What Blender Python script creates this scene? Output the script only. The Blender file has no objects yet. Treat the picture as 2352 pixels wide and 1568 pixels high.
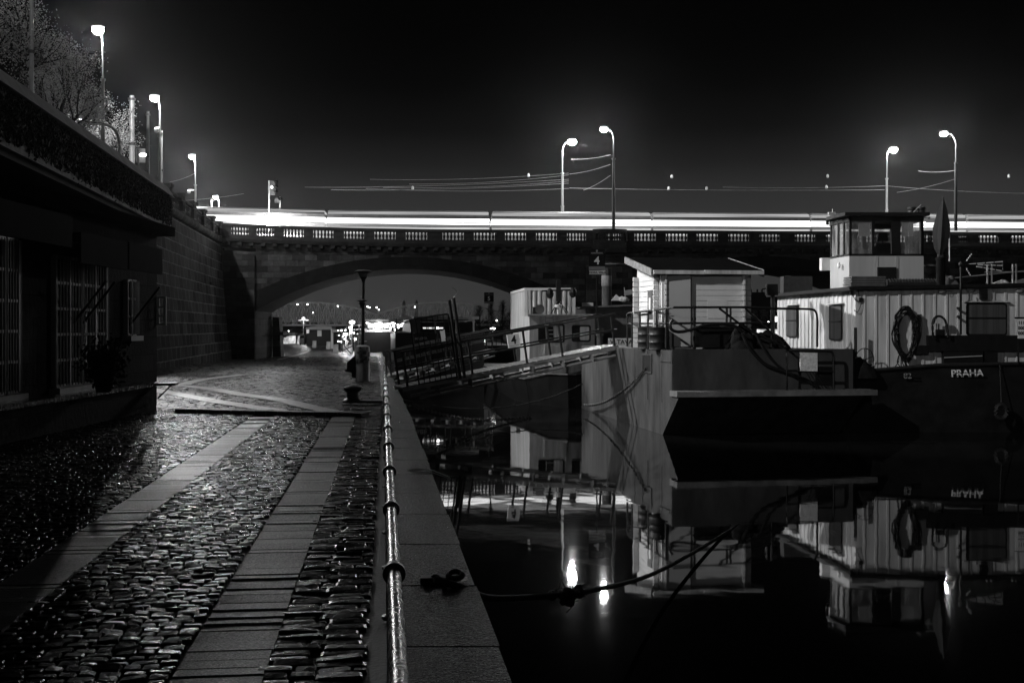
import bpy, math, random
import numpy as np
from mathutils import Vector as V

SC = bpy.context.scene
COL = SC.collection
PI = math.pi
rnd = random.Random(7)

# ------------------------------------------------------------------ camera
K = 2540.0            # focal length in units of a 2352-wide picture
CX, HY, CZ = 1176.0, 752.6, 3.0
cd = bpy.data.cameras.new("camera"); cam = bpy.data.objects.new("camera", cd); COL.objects.link(cam)
cam.location = (0, 0, CZ); cam.rotation_euler = (PI / 2, 0, 0)
cd.sensor_width = 36.0; cd.lens = 36.0 * K / 2352.0; cd.shift_y = -(784.0 - HY) / 2352.0
cd.clip_start = 0.1; cd.clip_end = 6000
SC.camera = cam

# ------------------------------------------------------------------ sky
w = bpy.data.worlds.new("World"); SC.world = w; w.use_nodes = True
nt = w.node_tree; nt.nodes.clear()
def N(t, kind, **kw):
    n = t.nodes.new(kind)
    for k, v in kw.items(): setattr(n, k, v)
    return n
out = N(nt, "ShaderNodeOutputWorld"); bg = N(nt, "ShaderNodeBackground")
sky = N(nt, "ShaderNodeTexSky", sky_type='NISHITA', sun_disc=False, sun_elevation=math.radians(-6), sun_rotation=math.radians(20))
bw = N(nt, "ShaderNodeRGBToBW")
tc = N(nt, "ShaderNodeTexCoord"); sep = N(nt, "ShaderNodeSeparateXYZ")
rmp = N(nt, "ShaderNodeValToRGB")       # town glow over the horizon of a night sky
nt.links.new(tc.outputs['Generated'], sep.inputs[0]); nt.links.new(sep.outputs['Z'], rmp.inputs[0])
el = rmp.color_ramp.elements
el[0].position = 0.0; el[0].color = (.038, .038, .038, 1)
el[1].position = 0.30; el[1].color = (.0003, .0003, .0003, 1)
for p, c in ((.05, .035), (.10, .031), (.122, .025), (.145, .0125), (.175, .0042), (.2125, .0012), (.25, .0005)):
    e = el.new(p); e.color = (c, c, c, 1)
add = N(nt, "ShaderNodeMath", operation='MULTIPLY_ADD')
nt.links.new(sky.outputs[0], bw.inputs[0]); nt.links.new(bw.outputs[0], add.inputs[0])
add.inputs[1].default_value = 0.0004
nt.links.new(rmp.outputs[0], add.inputs[2])
nt.links.new(add.outputs[0], bg.inputs['Color']); bg.inputs['Strength'].default_value = 1.0
nt.links.new(bg.outputs[0], out.inputs['Surface'])

SC.view_settings.view_transform = 'Standard'; SC.view_settings.look = 'None'
SC.view_settings.exposure = 0.0; SC.view_settings.gamma = 1.0
SC.cycles.max_bounces = 6; SC.cycles.diffuse_bounces = 2; SC.cycles.glossy_bounces = 4
SC.cycles.transmission_bounces = 6; SC.cycles.transparent_max_bounces = 8; SC.cycles.volume_bounces = 0
SC.cycles.sample_clamp_indirect = 3.0; SC.cycles.caustics_reflective = False; SC.cycles.caustics_refractive = False
SC.cycles.use_denoising = True; SC.cycles.use_light_tree = True

# ------------------------------------------------------------------ helpers
def P(x, y, Y): return V(((x - CX) / K * Y, Y, CZ - (y - HY) / K * Y))
def XX(x, Y): return (x - CX) / K * Y
def ZZ(y, Y): return CZ - (y - HY) / K * Y
def G(x, y, z): return P(x, y, (CZ - z) * K / (y - HY))
def zq(Y):                                   # quay level falls gently towards the bridge
    return 1.2 if Y < 23 else (1.2 - .9 * (Y - 23) / 73 if Y < 96 else .3)

MAT = {}
def mat(name, base, rough=.6, var=.25, scale=2.0, bump=0.0, bscale=30.0, metal=0.0, streak=False, rvar=0.0, spec=.5,
        emit=None, stretch=None, svar=0.0, sscale=90.0):
    if name in MAT: return MAT[name]
    m = bpy.data.materials.new(name); m.use_nodes = True; t = m.node_tree; t.nodes.clear()
    o = N(t, "ShaderNodeOutputMaterial"); b = N(t, "ShaderNodeBsdfPrincipled"); t.links.new(b.outputs[0], o.inputs[0])
    b.inputs['Metallic'].default_value = metal; b.inputs['Roughness'].default_value = rough
    b.inputs['Specular IOR Level'].default_value = spec
    c = N(t, "ShaderNodeTexCoord"); mp = N(t, "ShaderNodeMapping"); t.links.new(c.outputs['Object'], mp.inputs[0])
    s = stretch or ((1, 1, .08) if streak else (1, 1, 1)); mp.inputs['Scale'].default_value = s
    nz = N(t, "ShaderNodeTexNoise"); nz.inputs['Scale'].default_value = scale; nz.inputs['Detail'].default_value = 6
    nz.inputs['Roughness'].default_value = .65
    t.links.new(mp.outputs[0], nz.inputs['Vector'])
    r = N(t, "ShaderNodeMapRange"); r.inputs['From Min'].default_value = .3; r.inputs['From Max'].default_value = .7
    r.inputs['To Min'].default_value = base * (1 - var); r.inputs['To Max'].default_value = base * (1 + var)
    t.links.new(nz.outputs[0], r.inputs['Value'])
    cb = N(t, "ShaderNodeCombineColor")
    for k in range(3): t.links.new(r.outputs[0], cb.inputs[k])
    t.links.new(cb.outputs[0], b.inputs['Base Color'])
    if rvar:
        n2 = N(t, "ShaderNodeTexNoise"); n2.inputs['Scale'].default_value = scale * 1.7; n2.inputs['Detail'].default_value = 4
        t.links.new(c.outputs['Object'], n2.inputs['Vector'])
        r2 = N(t, "ShaderNodeMapRange"); r2.inputs['From Min'].default_value = .3; r2.inputs['From Max'].default_value = .7
        r2.inputs['To Min'].default_value = max(.04, rough - rvar); r2.inputs['To Max'].default_value = min(1, rough + rvar)
        t.links.new(n2.outputs[0], r2.inputs['Value']); t.links.new(r2.outputs[0], b.inputs['Roughness'])
    if bump:
        n3 = N(t, "ShaderNodeTexNoise"); n3.inputs['Scale'].default_value = bscale; n3.inputs['Detail'].default_value = 4
        t.links.new(mp.outputs[0], n3.inputs['Vector'])
        bp = N(t, "ShaderNodeBump"); bp.inputs['Strength'].default_value = 1.0; bp.inputs['Distance'].default_value = bump
        t.links.new(n3.outputs[0], bp.inputs['Height']); t.links.new(bp.outputs[0], b.inputs['Normal'])
    if svar:                                                  # scattered wet or mica grains
        n4 = N(t, "ShaderNodeTexNoise"); n4.inputs['Scale'].default_value = sscale; n4.inputs['Detail'].default_value = 2
        t.links.new(c.outputs['Object'], n4.inputs['Vector'])
        r4 = N(t, "ShaderNodeMapRange"); r4.inputs['From Min'].default_value = .53; r4.inputs['From Max'].default_value = .64
        r4.inputs['To Min'].default_value = spec; r4.inputs['To Max'].default_value = svar
        t.links.new(n4.outputs[0], r4.inputs['Value']); t.links.new(r4.outputs[0], b.inputs['Specular IOR Level'])
    if emit:
        b.inputs['Emission Color'].default_value = (1, 1, 1, 1); b.inputs['Emission Strength'].default_value = emit
    m["bsdf"] = b.name
    MAT[name] = m; return m

def stone_mat(name, c1, c2, mortar, bw_, bh, axis, rough=.8, bumpd=.02, msize=.012, spec=.3, patch=.35):
    """Coursed ashlar: blocks of width bw_, height bh; axis 'x' or 'y' runs along the wall, 'g' lies on the ground."""
    if name in MAT: return MAT[name]
    m = bpy.data.materials.new(name); m.use_nodes = True; t = m.node_tree; t.nodes.clear()
    o = N(t, "ShaderNodeOutputMaterial"); b = N(t, "ShaderNodeBsdfPrincipled"); t.links.new(b.outputs[0], o.inputs[0])
    b.inputs['Roughness'].default_value = rough; b.inputs['Specular IOR Level'].default_value = spec
    c = N(t, "ShaderNodeTexCoord"); s = N(t, "ShaderNodeSeparateXYZ"); q = N(t, "ShaderNodeCombineXYZ")
    t.links.new(c.outputs['Object'], s.inputs[0])
    a1, a2 = {'x': ('X', 'Z'), 'y': ('Y', 'Z'), 'g': ('X', 'Y')}[axis]
    t.links.new(s.outputs[a1], q.inputs[0]); t.links.new(s.outputs[a2], q.inputs[1])
    wob = N(t, "ShaderNodeTexNoise"); wob.inputs['Scale'].default_value = 1.3; t.links.new(c.outputs['Object'], wob.inputs['Vector'])
    mx = N(t, "ShaderNodeVectorMath", operation='MULTIPLY_ADD'); mx.inputs[1].default_value = (.06 * bw_, .12 * bh, 0)
    t.links.new(wob.outputs['Color'], mx.inputs[0]); t.links.new(q.outputs[0], mx.inputs[2])
    br = N(t, "ShaderNodeTexBrick"); t.links.new(mx.outputs[0], br.inputs['Vector'])
    br.inputs['Scale'].default_value = 1.0; br.inputs['Brick Width'].default_value = bw_; br.inputs['Row Height'].default_value = bh
    br.inputs['Mortar Size'].default_value = msize; br.inputs['Mortar Smooth'].default_value = .3
    br.inputs['Color1'].default_value = (c1, c1, c1, 1); br.inputs['Color2'].default_value = (c2, c2, c2, 1)
    br.inputs['Mortar'].default_value = (mortar, mortar, mortar, 1)
    nz = N(t, "ShaderNodeTexNoise"); nz.inputs['Scale'].default_value = .7; nz.inputs['Detail'].default_value = 8; nz.inputs['Roughness'].default_value = .7
    t.links.new(c.outputs['Object'], nz.inputs['Vector'])
    r = N(t, "ShaderNodeMapRange"); r.inputs['From Min'].default_value = .3; r.inputs['From Max'].default_value = .7
    r.inputs['To Min'].default_value = 1 - patch; r.inputs['To Max'].default_value = 1 + patch; t.links.new(nz.outputs[0], r.inputs['Value'])
    ml = N(t, "ShaderNodeVectorMath", operation='SCALE'); t.links.new(br.outputs['Color'], ml.inputs[0]); t.links.new(r.outputs[0], ml.inputs['Scale'])
    t.links.new(ml.outputs[0], b.inputs['Base Color'])
    n2 = N(t, "ShaderNodeTexNoise"); n2.inputs['Scale'].default_value = 9; n2.inputs['Detail'].default_value = 5; t.links.new(c.outputs['Object'], n2.inputs['Vector'])
    h = N(t, "ShaderNodeMath", operation='MULTIPLY_ADD'); h.inputs[1].default_value = -1.2
    t.links.new(br.outputs['Fac'], h.inputs[0]); t.links.new(n2.outputs[0], h.inputs[2])
    bp = N(t, "ShaderNodeBump"); bp.inputs['Strength'].default_value = 1; bp.inputs['Distance'].default_value = bumpd
    t.links.new(h.outputs[0], bp.inputs['Height']); t.links.new(bp.outputs[0], b.inputs['Normal'])
    MAT[name] = m; return m

def emat(name, strength, var=0.0, scale=3.0, stretch=(1, 1, 1)):
    if name in MAT: return MAT[name]
    m = bpy.data.materials.new(name); m.use_nodes = True; t = m.node_tree; t.nodes.clear()
    o = N(t, "ShaderNodeOutputMaterial"); e = N(t, "ShaderNodeEmission"); t.links.new(e.outputs[0], o.inputs[0])
    e.inputs[0].default_value = (1, 1, 1, 1); e.inputs[1].default_value = strength
    if var:
        c = N(t, "ShaderNodeTexCoord"); mp = N(t, "ShaderNodeMapping"); mp.inputs['Scale'].default_value = stretch
        nz = N(t, "ShaderNodeTexNoise"); nz.inputs['Scale'].default_value = scale; nz.inputs['Detail'].default_value = 2
        t.links.new(c.outputs['Object'], mp.inputs[0]); t.links.new(mp.outputs[0], nz.inputs['Vector'])
        r = N(t, "ShaderNodeMapRange"); r.inputs['From Min'].default_value = .35; r.inputs['From Max'].default_value = .65
        r.inputs['To Min'].default_value = strength * (1 - var); r.inputs['To Max'].default_value = strength * (1 + var)
        t.links.new(nz.outputs[0], r.inputs['Value']); t.links.new(r.outputs[0], e.inputs[1])
    MAT[name] = m; return m

ORIG = {}      # world position of the root of every object
def world_origin(o): return ORIG.get(o.name, V((0, 0, 0)))

def tag(o, label=None, cat=None, group=None, kind=None):
    if label: o['label'] = label
    if cat: o['category'] = cat
    if group: o['group'] = group
    if kind: o['kind'] = kind
    return o

def thing(name, label, cat, loc, group=None):
    o = bpy.data.objects.new(name, None); COL.objects.link(o)
    o.empty_display_size = .2; o.location = loc; ORIG[o.name] = V(loc)
    return tag(o, label, cat, group)

class MB:
    def __init__(s): s.v = []; s.f = []; s.m = []; s.mi = 0
    def add(s, vs, fs):
        n = len(s.v); s.v.extend([tuple(p) for p in vs])
        for f in fs: s.f.append(tuple(i + n for i in f)); s.m.append(s.mi)
        return s
    def box(s, a, b):      # axis aligned corners
        x0, y0, z0 = a; x1, y1, z1 = b
        return s.hexa([V(p) for p in ((x0, y0, z0), (x1, y0, z0), (x1, y1, z0), (x0, y1, z0), (x0, y0, z1), (x1, y0, z1), (x1, y1, z1), (x0, y1, z1))])
    def hexa(s, p):
        return s.add(p, [(0, 3, 2, 1), (4, 5, 6, 7), (0, 1, 5, 4), (1, 2, 6, 5), (2, 3, 7, 6), (3, 0, 4, 7)])
    def obox(s, o, ax, ay, az):   # corner o and three edge vectors
        o, ax, ay, az = V(o), V(ax), V(ay), V(az)
        if ax.cross(ay).dot(az) < 0: ax, ay = ay, ax
        return s.hexa([o, o + ax, o + ax + ay, o + ay, o + az, o + ax + az, o + ax + ay + az, o + ay + az])
    def prism(s, poly, ext):
        poly = [V(p) for p in poly]; ext = V(ext); n = len(poly)
        fs = [tuple(range(n))[::-1], tuple(range(n, 2 * n))] + [(i, (i + 1) % n, n + (i + 1) % n, n + i) for i in range(n)]
        return s.add(poly + [p + ext for p in poly], fs)
    def quad(s, *p): return s.add(p, [tuple(range(len(p)))])
    def tube(s, path, r, seg=8, cap=True, r2=None, closed=False):
        path = [V(p) for p in path]; n = len(path)
        if n < 2: return s
        up = V((0, 0, 1)); rings = []
        for i, p in enumerate(path):
            a = path[(i - 1) % n] if (closed or i > 0) else p; b = path[(i + 1) % n] if (closed or i < n - 1) else p
            d = (b - a)
            d = d.normalized() if d.length > 1e-9 else V((0, 0, 1))
            e1 = d.cross(up)
            if e1.length < .05: e1 = d.cross(V((0, 1, 0)))
            e1.normalize(); e2 = e1.cross(d)
            rr = r if r2 is None else r + (r2 - r) * i / (n - 1)
            rings.append([p + rr * (math.cos(2 * PI * k / seg) * e1 + math.sin(2 * PI * k / seg) * e2) for k in range(seg)])
        fs = []
        for i in range(n if closed else n - 1):
            j = (i + 1) % n
            for k in range(seg): fs.append((i * seg + k, i * seg + (k + 1) % seg, j * seg + (k + 1) % seg, j * seg + k))
        if cap and not closed: fs += [tuple(range(seg))[::-1], tuple(range((n - 1) * seg, n * seg))]
        return s.add([q for rg in rings for q in rg], fs)
    def bar(s, a, b, wdt, hgt=None):    # rectangular bar between points
        a, b = V(a), V(b); d = (b - a).normalized(); up = V((0, 0, 1))
        e = d.cross(up)
        if e.length < .05: e = V((1, 0, 0))
        e.normalize(); u = e.cross(d); h = hgt or wdt
        e = e * wdt / 2; u = u * h / 2
        return s.hexa([a - e - u, a + e - u, b + e - u, b - e - u, a - e + u, a + e + u, b + e + u, b - e + u])
    def lathe(s, prof, c, seg=12, cap=True):
        c = V(c); vs = []; fs = []; n = len(prof)
        for r, z in prof: vs += [c + V((r * math.cos(2 * PI * k / seg), r * math.sin(2 * PI * k / seg), z)) for k in range(seg)]
        for i in range(n - 1):
            for k in range(seg): fs.append((i * seg + k, i * seg + (k + 1) % seg, (i + 1) * seg + (k + 1) % seg, (i + 1) * seg + k))
        if cap: fs += [tuple(range(seg))[::-1], tuple(range((n - 1) * seg, n * seg))]
        return s.add(vs, fs)
    def ball(s, c, r, seg=10, rings=6, sq=(1, 1, 1)):
        pr = [(max(1e-4, r * math.sin(PI * i / rings)), -r * math.cos(PI * i / rings)) for i in range(rings + 1)]
        n0 = len(s.v); s.lathe(pr, (0, 0, 0), seg, cap=False)
        for i in range(n0, len(s.v)):
            x, y, z = s.v[i]; s.v[i] = (x * sq[0] + c[0], y * sq[1] + c[1], z * sq[2] + c[2])
        return s
    def mesh(s, name, mats, origin, smooth):
        me = bpy.data.meshes.new(name)
        o = V(origin); me.from_pydata([(x - o.x, y - o.y, z - o.z) for x, y, z in s.v], [], s.f)
        for m in (mats if isinstance(mats, (list, tuple)) else [mats]): me.materials.append(m)
        if s.mi or any(s.m): me.polygons.foreach_set('material_index', s.m)
        if smooth:
            me.polygons.foreach_set('use_smooth', [True] * len(me.polygons))
            try: me.set_sharp_from_angle(angle=math.radians(40))
            except Exception: pass
        me.update(); return me
    def build(s, name, mats, parent=None, label=None, smooth=False, bevel=0):
        org = world_origin(parent) if parent else V((0, 0, 0))
        o = bpy.data.objects.new(name, s.mesh(name, mats, org, smooth)); COL.objects.link(o)
        if parent: o.parent = parent
        ORIG[o.name] = org
        if label: o['label'] = label
        if bevel:
            md = o.modifiers.new("bevel", 'BEVEL'); md.width = bevel; md.segments = 2; md.limit_method = 'ANGLE'
        return o
    def solo(s, name, mats, label, cat, group=None, kind=None, smooth=False, org=None, bevel=0):
        if org is None:
            a = np.array(s.v); org = (a[:, 0].mean(), a[:, 1].mean(), a[:, 2].min())
        o = bpy.data.objects.new(name, s.mesh(name, mats, org, smooth)); COL.objects.link(o); o.location = org; ORIG[o.name] = V(org)
        if bevel:
            md = o.modifiers.new("bevel", 'BEVEL'); md.width = bevel; md.segments = 2; md.limit_method = 'ANGLE'
        return tag(o, label, cat, group, kind)
    def structure(s, name, mats, smooth=False):
        o = s.build(name, mats, smooth=smooth); o['kind'] = 'structure'; return o

def dup(root, delta, label, group=None):
    r = root.copy(); COL.objects.link(r); r.location = root.location + V(delta); r['label'] = label
    if group: r['group'] = group
    def rec(src, dst):
        for ch in list(src.children):
            c = ch.copy(); COL.objects.link(c); c.parent = dst; rec(ch, c)
    rec(root, r); return r

def text_mesh(txt, name, m, parent, origin, ex, ez, size, depth=.006, align='CENTER'):
    """Lettering as a mesh: origin = anchor, ex / ez = reading and up directions."""
    c = bpy.data.curves.new(name, 'FONT'); c.body = txt; c.size = size; c.extrude = depth; c.align_x = align; c.resolution_u = 3; c.offset = size * .02
    t = bpy.data.objects.new(name + "_curve", c); COL.objects.link(t)
    dg = bpy.context.evaluated_depsgraph_get(); dg.update()
    me = bpy.data.meshes.new_from_object(t.evaluated_get(dg)); bpy.data.objects.remove(t); bpy.data.curves.remove(c)
    ex, ez = V(ex).normalized(), V(ez).normalized(); n = ex.cross(ez); org = V(origin) - world_origin(parent)
    for v in me.vertices: p = v.co.copy(); v.co = org + ex * p.x + ez * p.y + n * p.z
    me.materials.clear(); me.materials.append(m); me.name = name; me.update()
    o = bpy.data.objects.new(name, me); COL.objects.link(o); o.parent = parent; ORIG[o.name] = world_origin(parent); return o

def sag(a, b, dip, n=12):
    a, b = V(a), V(b); return [a.lerp(b, i / n) - V((0, 0, dip * 4 * (i / n) * (1 - i / n))) for i in range(n + 1)]
def smooth_path(pts, n=6):
    pts = [V(p) for p in pts]; out_ = []
    for i in range(len(pts) - 1):
        p0, p1, p2, p3 = pts[max(0, i - 1)], pts[i], pts[i + 1], pts[min(len(pts) - 1, i + 2)]
        for k in range(n):
            t = k / n
            out_.append(.5 * ((2 * p1) + (p2 - p0) * t + (2 * p0 - 5 * p1 + 4 * p2 - p3) * t * t + (3 * p1 - p0 - 3 * p2 + p3) * t ** 3))
    return out_ + [pts[-1]]
def hoop(a, b, r, n=5):   # square arch a-top-b with rounded corners: a, b feet; returns path given top height in r=(height, radius)
    h, rad = r; a, b = V(a), V(b); d = (b - a).normalized(); up = V((0, 0, 1)); pts = [a]
    c1 = a + up * (h - rad) + d * rad; c2 = b + up * (h - rad) - d * rad
    pts += [c1 - d * rad * math.cos(PI / 2 * k / n) + up * rad * math.sin(PI / 2 * k / n) for k in range(n + 1)]
    pts += [c2 + d * rad * math.sin(PI / 2 * k / n) + up * rad * math.cos(PI / 2 * k / n) for k in range(n + 1)]
    return pts + [b]
def chain(mb, path, link=.12, r=.018, w_=.045):
    """Chain of oval links along a path."""
    path = [V(p) for p in path]; L = [0]
    for a, b in zip(path, path[1:]): L.append(L[-1] + (b - a).length)
    n = int(L[-1] / (link * .72)); j = 0
    for i in range(n):
        s_ = (i + .5) / n * L[-1]
        while j < len(L) - 2 and L[j + 1] < s_: j += 1
        p = path[j].lerp(path[j + 1], (s_ - L[j]) / max(1e-6, L[j + 1] - L[j])); d = (path[j + 1] - path[j]).normalized()
        e = d.cross(V((0, 0, 1))); e.normalize(); u = e.cross(d)
        if i % 2: e = u
        mb.tube([p + d * (link / 2) * math.cos(2 * PI * k / 8) + e * w_ * math.sin(2 * PI * k / 8) for k in range(8)], r, 5, closed=True)

def heap(mb, c, rx, ry, h, seed, n=30, m=9):
    """One draped, creased heap of cloth."""
    from mathutils import noise
    c = V(c); vs = []; fs = []
    for i in range(m + 1):
        f = i / m
        for k in range(n):
            a = 2 * PI * k / n; d = V((math.cos(a) * f, math.sin(a) * f, 0)); nz = noise.noise(d * 2.3 + V((seed, seed * 1.7, 0))) * .35 + noise.noise(d * 6 + V((seed * 3, 1, seed))) * .16
            rr = 1 + .16 * noise.noise(V((math.cos(a) * 2, math.sin(a) * 2, seed)))
            z = h * (max(0, 1 - f ** 2.6)) * (1 + nz); vs.append(c + V((rx * rr * d.x, ry * rr * d.y, z)))
    for i in range(m):
        for k in range(n): fs.append((i * n + k, i * n + (k + 1) % n, (i + 1) * n + (k + 1) % n, (i + 1) * n + k))
    mb.add(vs, fs)

# ------------------------------------------------------------------ materials
M_granite = mat('granite_slab', .075, .46, .75, 45, bump=.008, bscale=90, rvar=.14, spec=.08, svar=.6, sscale=75)
M_gravel = mat('speckled_coping', .006, .34, .8, 70, bump=.03, bscale=50, rvar=.15, spec=.02, svar=.14, sscale=85)
M_cobble = mat('wet_cobble', .008, .28, .6, 5, bump=.004, bscale=30, rvar=.1, spec=.045, svar=.26, sscale=14)
M_cobble2 = mat('wet_cobble_far', .010, .42, .6, 3, bump=.004, bscale=20, rvar=.12, spec=.15, svar=.5, sscale=5)
M_joint = mat('wet_joint_sand', .006, .55, .4, 8, bump=.006, bscale=40)
M_black = mat('black_paint', .007, .5, .4, 5, spec=.3)
M_blackhull = mat('black_hull_paint', .012, .35, .5, 1.5, bump=.004, bscale=6)
M_cloth = mat('black_tarpaulin_cloth', .010, .95, .5, 6, spec=.05)
M_track = mat('pale_granite_track', .2, .4, .5, 30, bump=.005, bscale=60, rvar=.12, spec=.35)
M_iron = mat('dark_iron', .02, .4, .4, 8, bump=.002, bscale=60, rvar=.1)
M_rail = mat('worn_galvanized_pipe', .08, .24, .5, 12, bump=.0015, bscale=140, metal=.6, rvar=.08)
M_white = mat('white_paint', .62, .5, .10, 1.2, streak=True)
M_whiteboat = mat('weathered_white_paint', .48, .55, .42, 4.5, streak=True, spec=.3)
M_white2 = mat('bright_white_enamel', .75, .4, .06, 2)
M_grey = mat('grey_paint', .22, .5, .25, 3)
M_dgrey = mat('dark_grey_paint', .07, .5, .3, 3)
M_pole = mat('pale_galvanized_mast', .45, .45, .15, 2, metal=.2)
M_rust = mat('rust_streaked_steel', .030, .6, .65, 2.4, stretch=(1, 1, .22), bump=.01, bscale=6, spec=.25)
M_bargefront = mat('grey_barge_steel', .040, .6, .4, 1.6, stretch=(1, 1, .35), bump=.008, bscale=3, spec=.2)
M_glass = mat('dark_glass', .01, .06, .2, 2)
M_curtain = mat('curtain_cloth', .045, .8, .7, 6, stretch=(1, 1, .03))
M_wood = mat('old_wood', .10, .7, .4, 4, stretch=(1, 1, .2))
M_deckwood = mat('wet_gangway_boards', .12, .4, .3, 5, rvar=.15)
M_roof = mat('tar_roof', .005, .95, .4, 4, spec=.0)
M_concrete = mat('concrete', .26, .75, .3, 1.5, bump=.006, bscale=14)
M_bark = mat('bark', .018, .9, .4, 8)
M_leaf = mat('small_leaf', .6, .35, .5, 3)
M_ivy = mat('ivy_stem', .02, .8, .4, 5)
M_ivyleaf = mat('ivy_leaf', .010, .8, .5, 4)
M_rope = mat('wet_rope', .03, .7, .5, 30, bump=.01, bscale=90)
M_lamp = emat('lamp_glow', 110)
M_smalllamp = emat('small_lamp_glow', 12)

# ------------------------------------------------------------------ water
def water_mat():
    m = bpy.data.materials.new('river_water'); m.use_nodes = True; t = m.node_tree; b = t.nodes['Principled BSDF']
    b.inputs['Base Color'].default_value = (.004, .004, .004, 1); b.inputs['Roughness'].default_value = .028; b.inputs['IOR'].default_value = 1.333
    c = N(t, "ShaderNodeTexCoord"); n1 = N(t, "ShaderNodeTexNoise"); n1.inputs['Scale'].default_value = .55; n1.inputs['Detail'].default_value = 3
    t.links.new(c.outputs['Object'], n1.inputs['Vector'])
    bp = N(t, "ShaderNodeBump"); bp.inputs['Strength'].default_value = 1; bp.inputs['Distance'].default_value = .004
    t.links.new(n1.outputs[0], bp.inputs['Height']); t.links.new(bp.outputs[0], b.inputs['Normal']); return m
mb = MB(); mb.quad((-700, -60, 0), (1500, -60, 0), (1500, 3000, 0), (-700, 3000, 0)); mb.structure('river_water', water_mat())

# ------------------------------------------------------------------ quay
def edge_x(Y): return .71 - .123 * Y                         # water edge of the quay
U = V((-.113, 1, 0)).normalized(); T = V((U.y, -U.x, 0))     # along / across (to the water)
M_far = stone_mat('wet_setts', .010, .03, .004, .34, .26, 'g', rough=.4, bumpd=.08, msize=.03, spec=.25, patch=.6)
ys = [-6, 0, 6, 12, 18, 24]
mb = MB()
for a, b in zip(ys, ys[1:]):
    mb.quad((-30, a, zq(a) - .035), (edge_x(a) - .5, a, zq(a) - .035), (edge_x(b) - .5, b, zq(b) - .035), (-30, b, zq(b) - .035))
mb.structure('quay_bed', M_joint)
ys = [24, 34, 45, 60, 78, 96, 110, 130, 160, 200, 260]
mb = MB()
for a, b in zip(ys, ys[1:]):
    mb.quad((-70, a, zq(a) - .02), (edge_x(a) - .5, a, zq(a) - .02), (edge_x(b) - .5, b, zq(b) - .02), (-70, b, zq(b) - .02))
mb.structure('quay_paving', M_far)
mb = MB(); Y = -4.0
while Y < 240:                                               # granite edge blocks and the wall under them
    L = 1.45 if Y < 60 else 8.0; a, b = Y + .014, Y + L - .014; j = rnd.uniform(-.012, .012)
    mb.hexa([V((edge_x(a) - .56, a, zq(a) - .5)), V((edge_x(a) + j, a, zq(a) - .5)), V((edge_x(b) + j, b, zq(b) - .5)), V((edge_x(b) - .56, b, zq(b) - .5)),
             V((edge_x(a) - .56, a, zq(a) + .03)), V((edge_x(a) + j - .02, a, zq(a) + .03)), V((edge_x(b) + j - .02, b, zq(b) + .03)), V((edge_x(b) - .56, b, zq(b) + .03))])
    Y += L
mb.structure('quay_edge', M_gravel)
mb = MB()
for a, b in zip([-6] + ys, ys): mb.quad((edge_x(a) - .05, a, -1), (edge_x(b) - .05, b, -1), (edge_x(b) - .05, b, zq(b) - .4), (edge_x(a) - .05, a, zq(a) - .4))
mb.structure('quay_wall', stone_mat('quay_blocks', .05, .1, .02, 1.2, .45, 'y'))

def onquay(t, s): return U * s + T * t                        # t across from the line under the camera, s along
STRIPS = [(-1.10, -.637), (-2.71, -2.275)]
R_ = random.Random(3)
def cobbles(name, m, bands):
    mb = MB(); V8 = [(-1, -.78), (-.85, -1), (.85, -1), (1, -.78), (1, .78), (.85, 1), (-.85, 1), (-1, .78)]
    vs, fs = mb.v, mb.f
    for t0, t1, mw, mr in bands:
        s = {.2: 24.9, .3: 52.0}.get(mw, 2.6)
        while s < {.2: 52, .3: 104}.get(mw, 24.2):
            h = mr * R_.uniform(.85, 1.15); t = t0 - R_.uniform(0, .1)
            while t < t1 - .03:
                wd = min(mw * R_.uniform(.7, 1.3), t1 - t)
                if wd < .06: break
                a, b = wd / 2 - .006, h / 2 - .006; ct, cs = t + wd / 2, s + h / 2 + R_.uniform(-.008, .008)
                zb = R_.uniform(-.007, .006); tx, ts = R_.gauss(0, .06 if mw < .2 else .03), R_.gauss(0, .08 if cs < 12 else .05); n = len(vs)
                if mw in (.2, .3) and not -27 < (U * cs + T * ct).x: t += wd; continue
                c0 = U * cs + T * ct; z0 = zq(c0.y)
                for kk, (sc_, zz) in enumerate(((1, -.03), (.97, -.008), (.84, -.001))):
                    for (px, py) in V8:
                        dx, dy = px * a * sc_, py * b * sc_
                        p = c0 + T * dx + U * dy
                        vs.append((p.x, p.y, z0 + zb + zz + dx * tx + dy * ts))
                vs.append((c0.x, c0.y, z0 + zb + .0005 + R_.uniform(-.0015, .0015)))
                for q in range(2):
                    for k in range(8): fs.append((n + q * 8 + k, n + q * 8 + (k + 1) % 8, n + q * 8 + 8 + (k + 1) % 8, n + q * 8 + 8 + k))
                for k in range(8): fs.append((n + 16 + k, n + 16 + (k + 1) % 8, n + 24))
                t += wd
            s += h
    mb.m = [0] * len(fs); return mb.structure(name, m)
cobbles('cobblestone_paving', M_cobble, [(-7.2, -2.73, .125, .095), (-2.255, -1.12, .125, .095), (-.617, -.365, .26, .11), (-.355, -.10, .26, .11)])
cobbles('far_cobblestones', M_cobble2, [(-24, -.10, .2, .16), (-30, -.10, .3, .26)])
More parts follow.
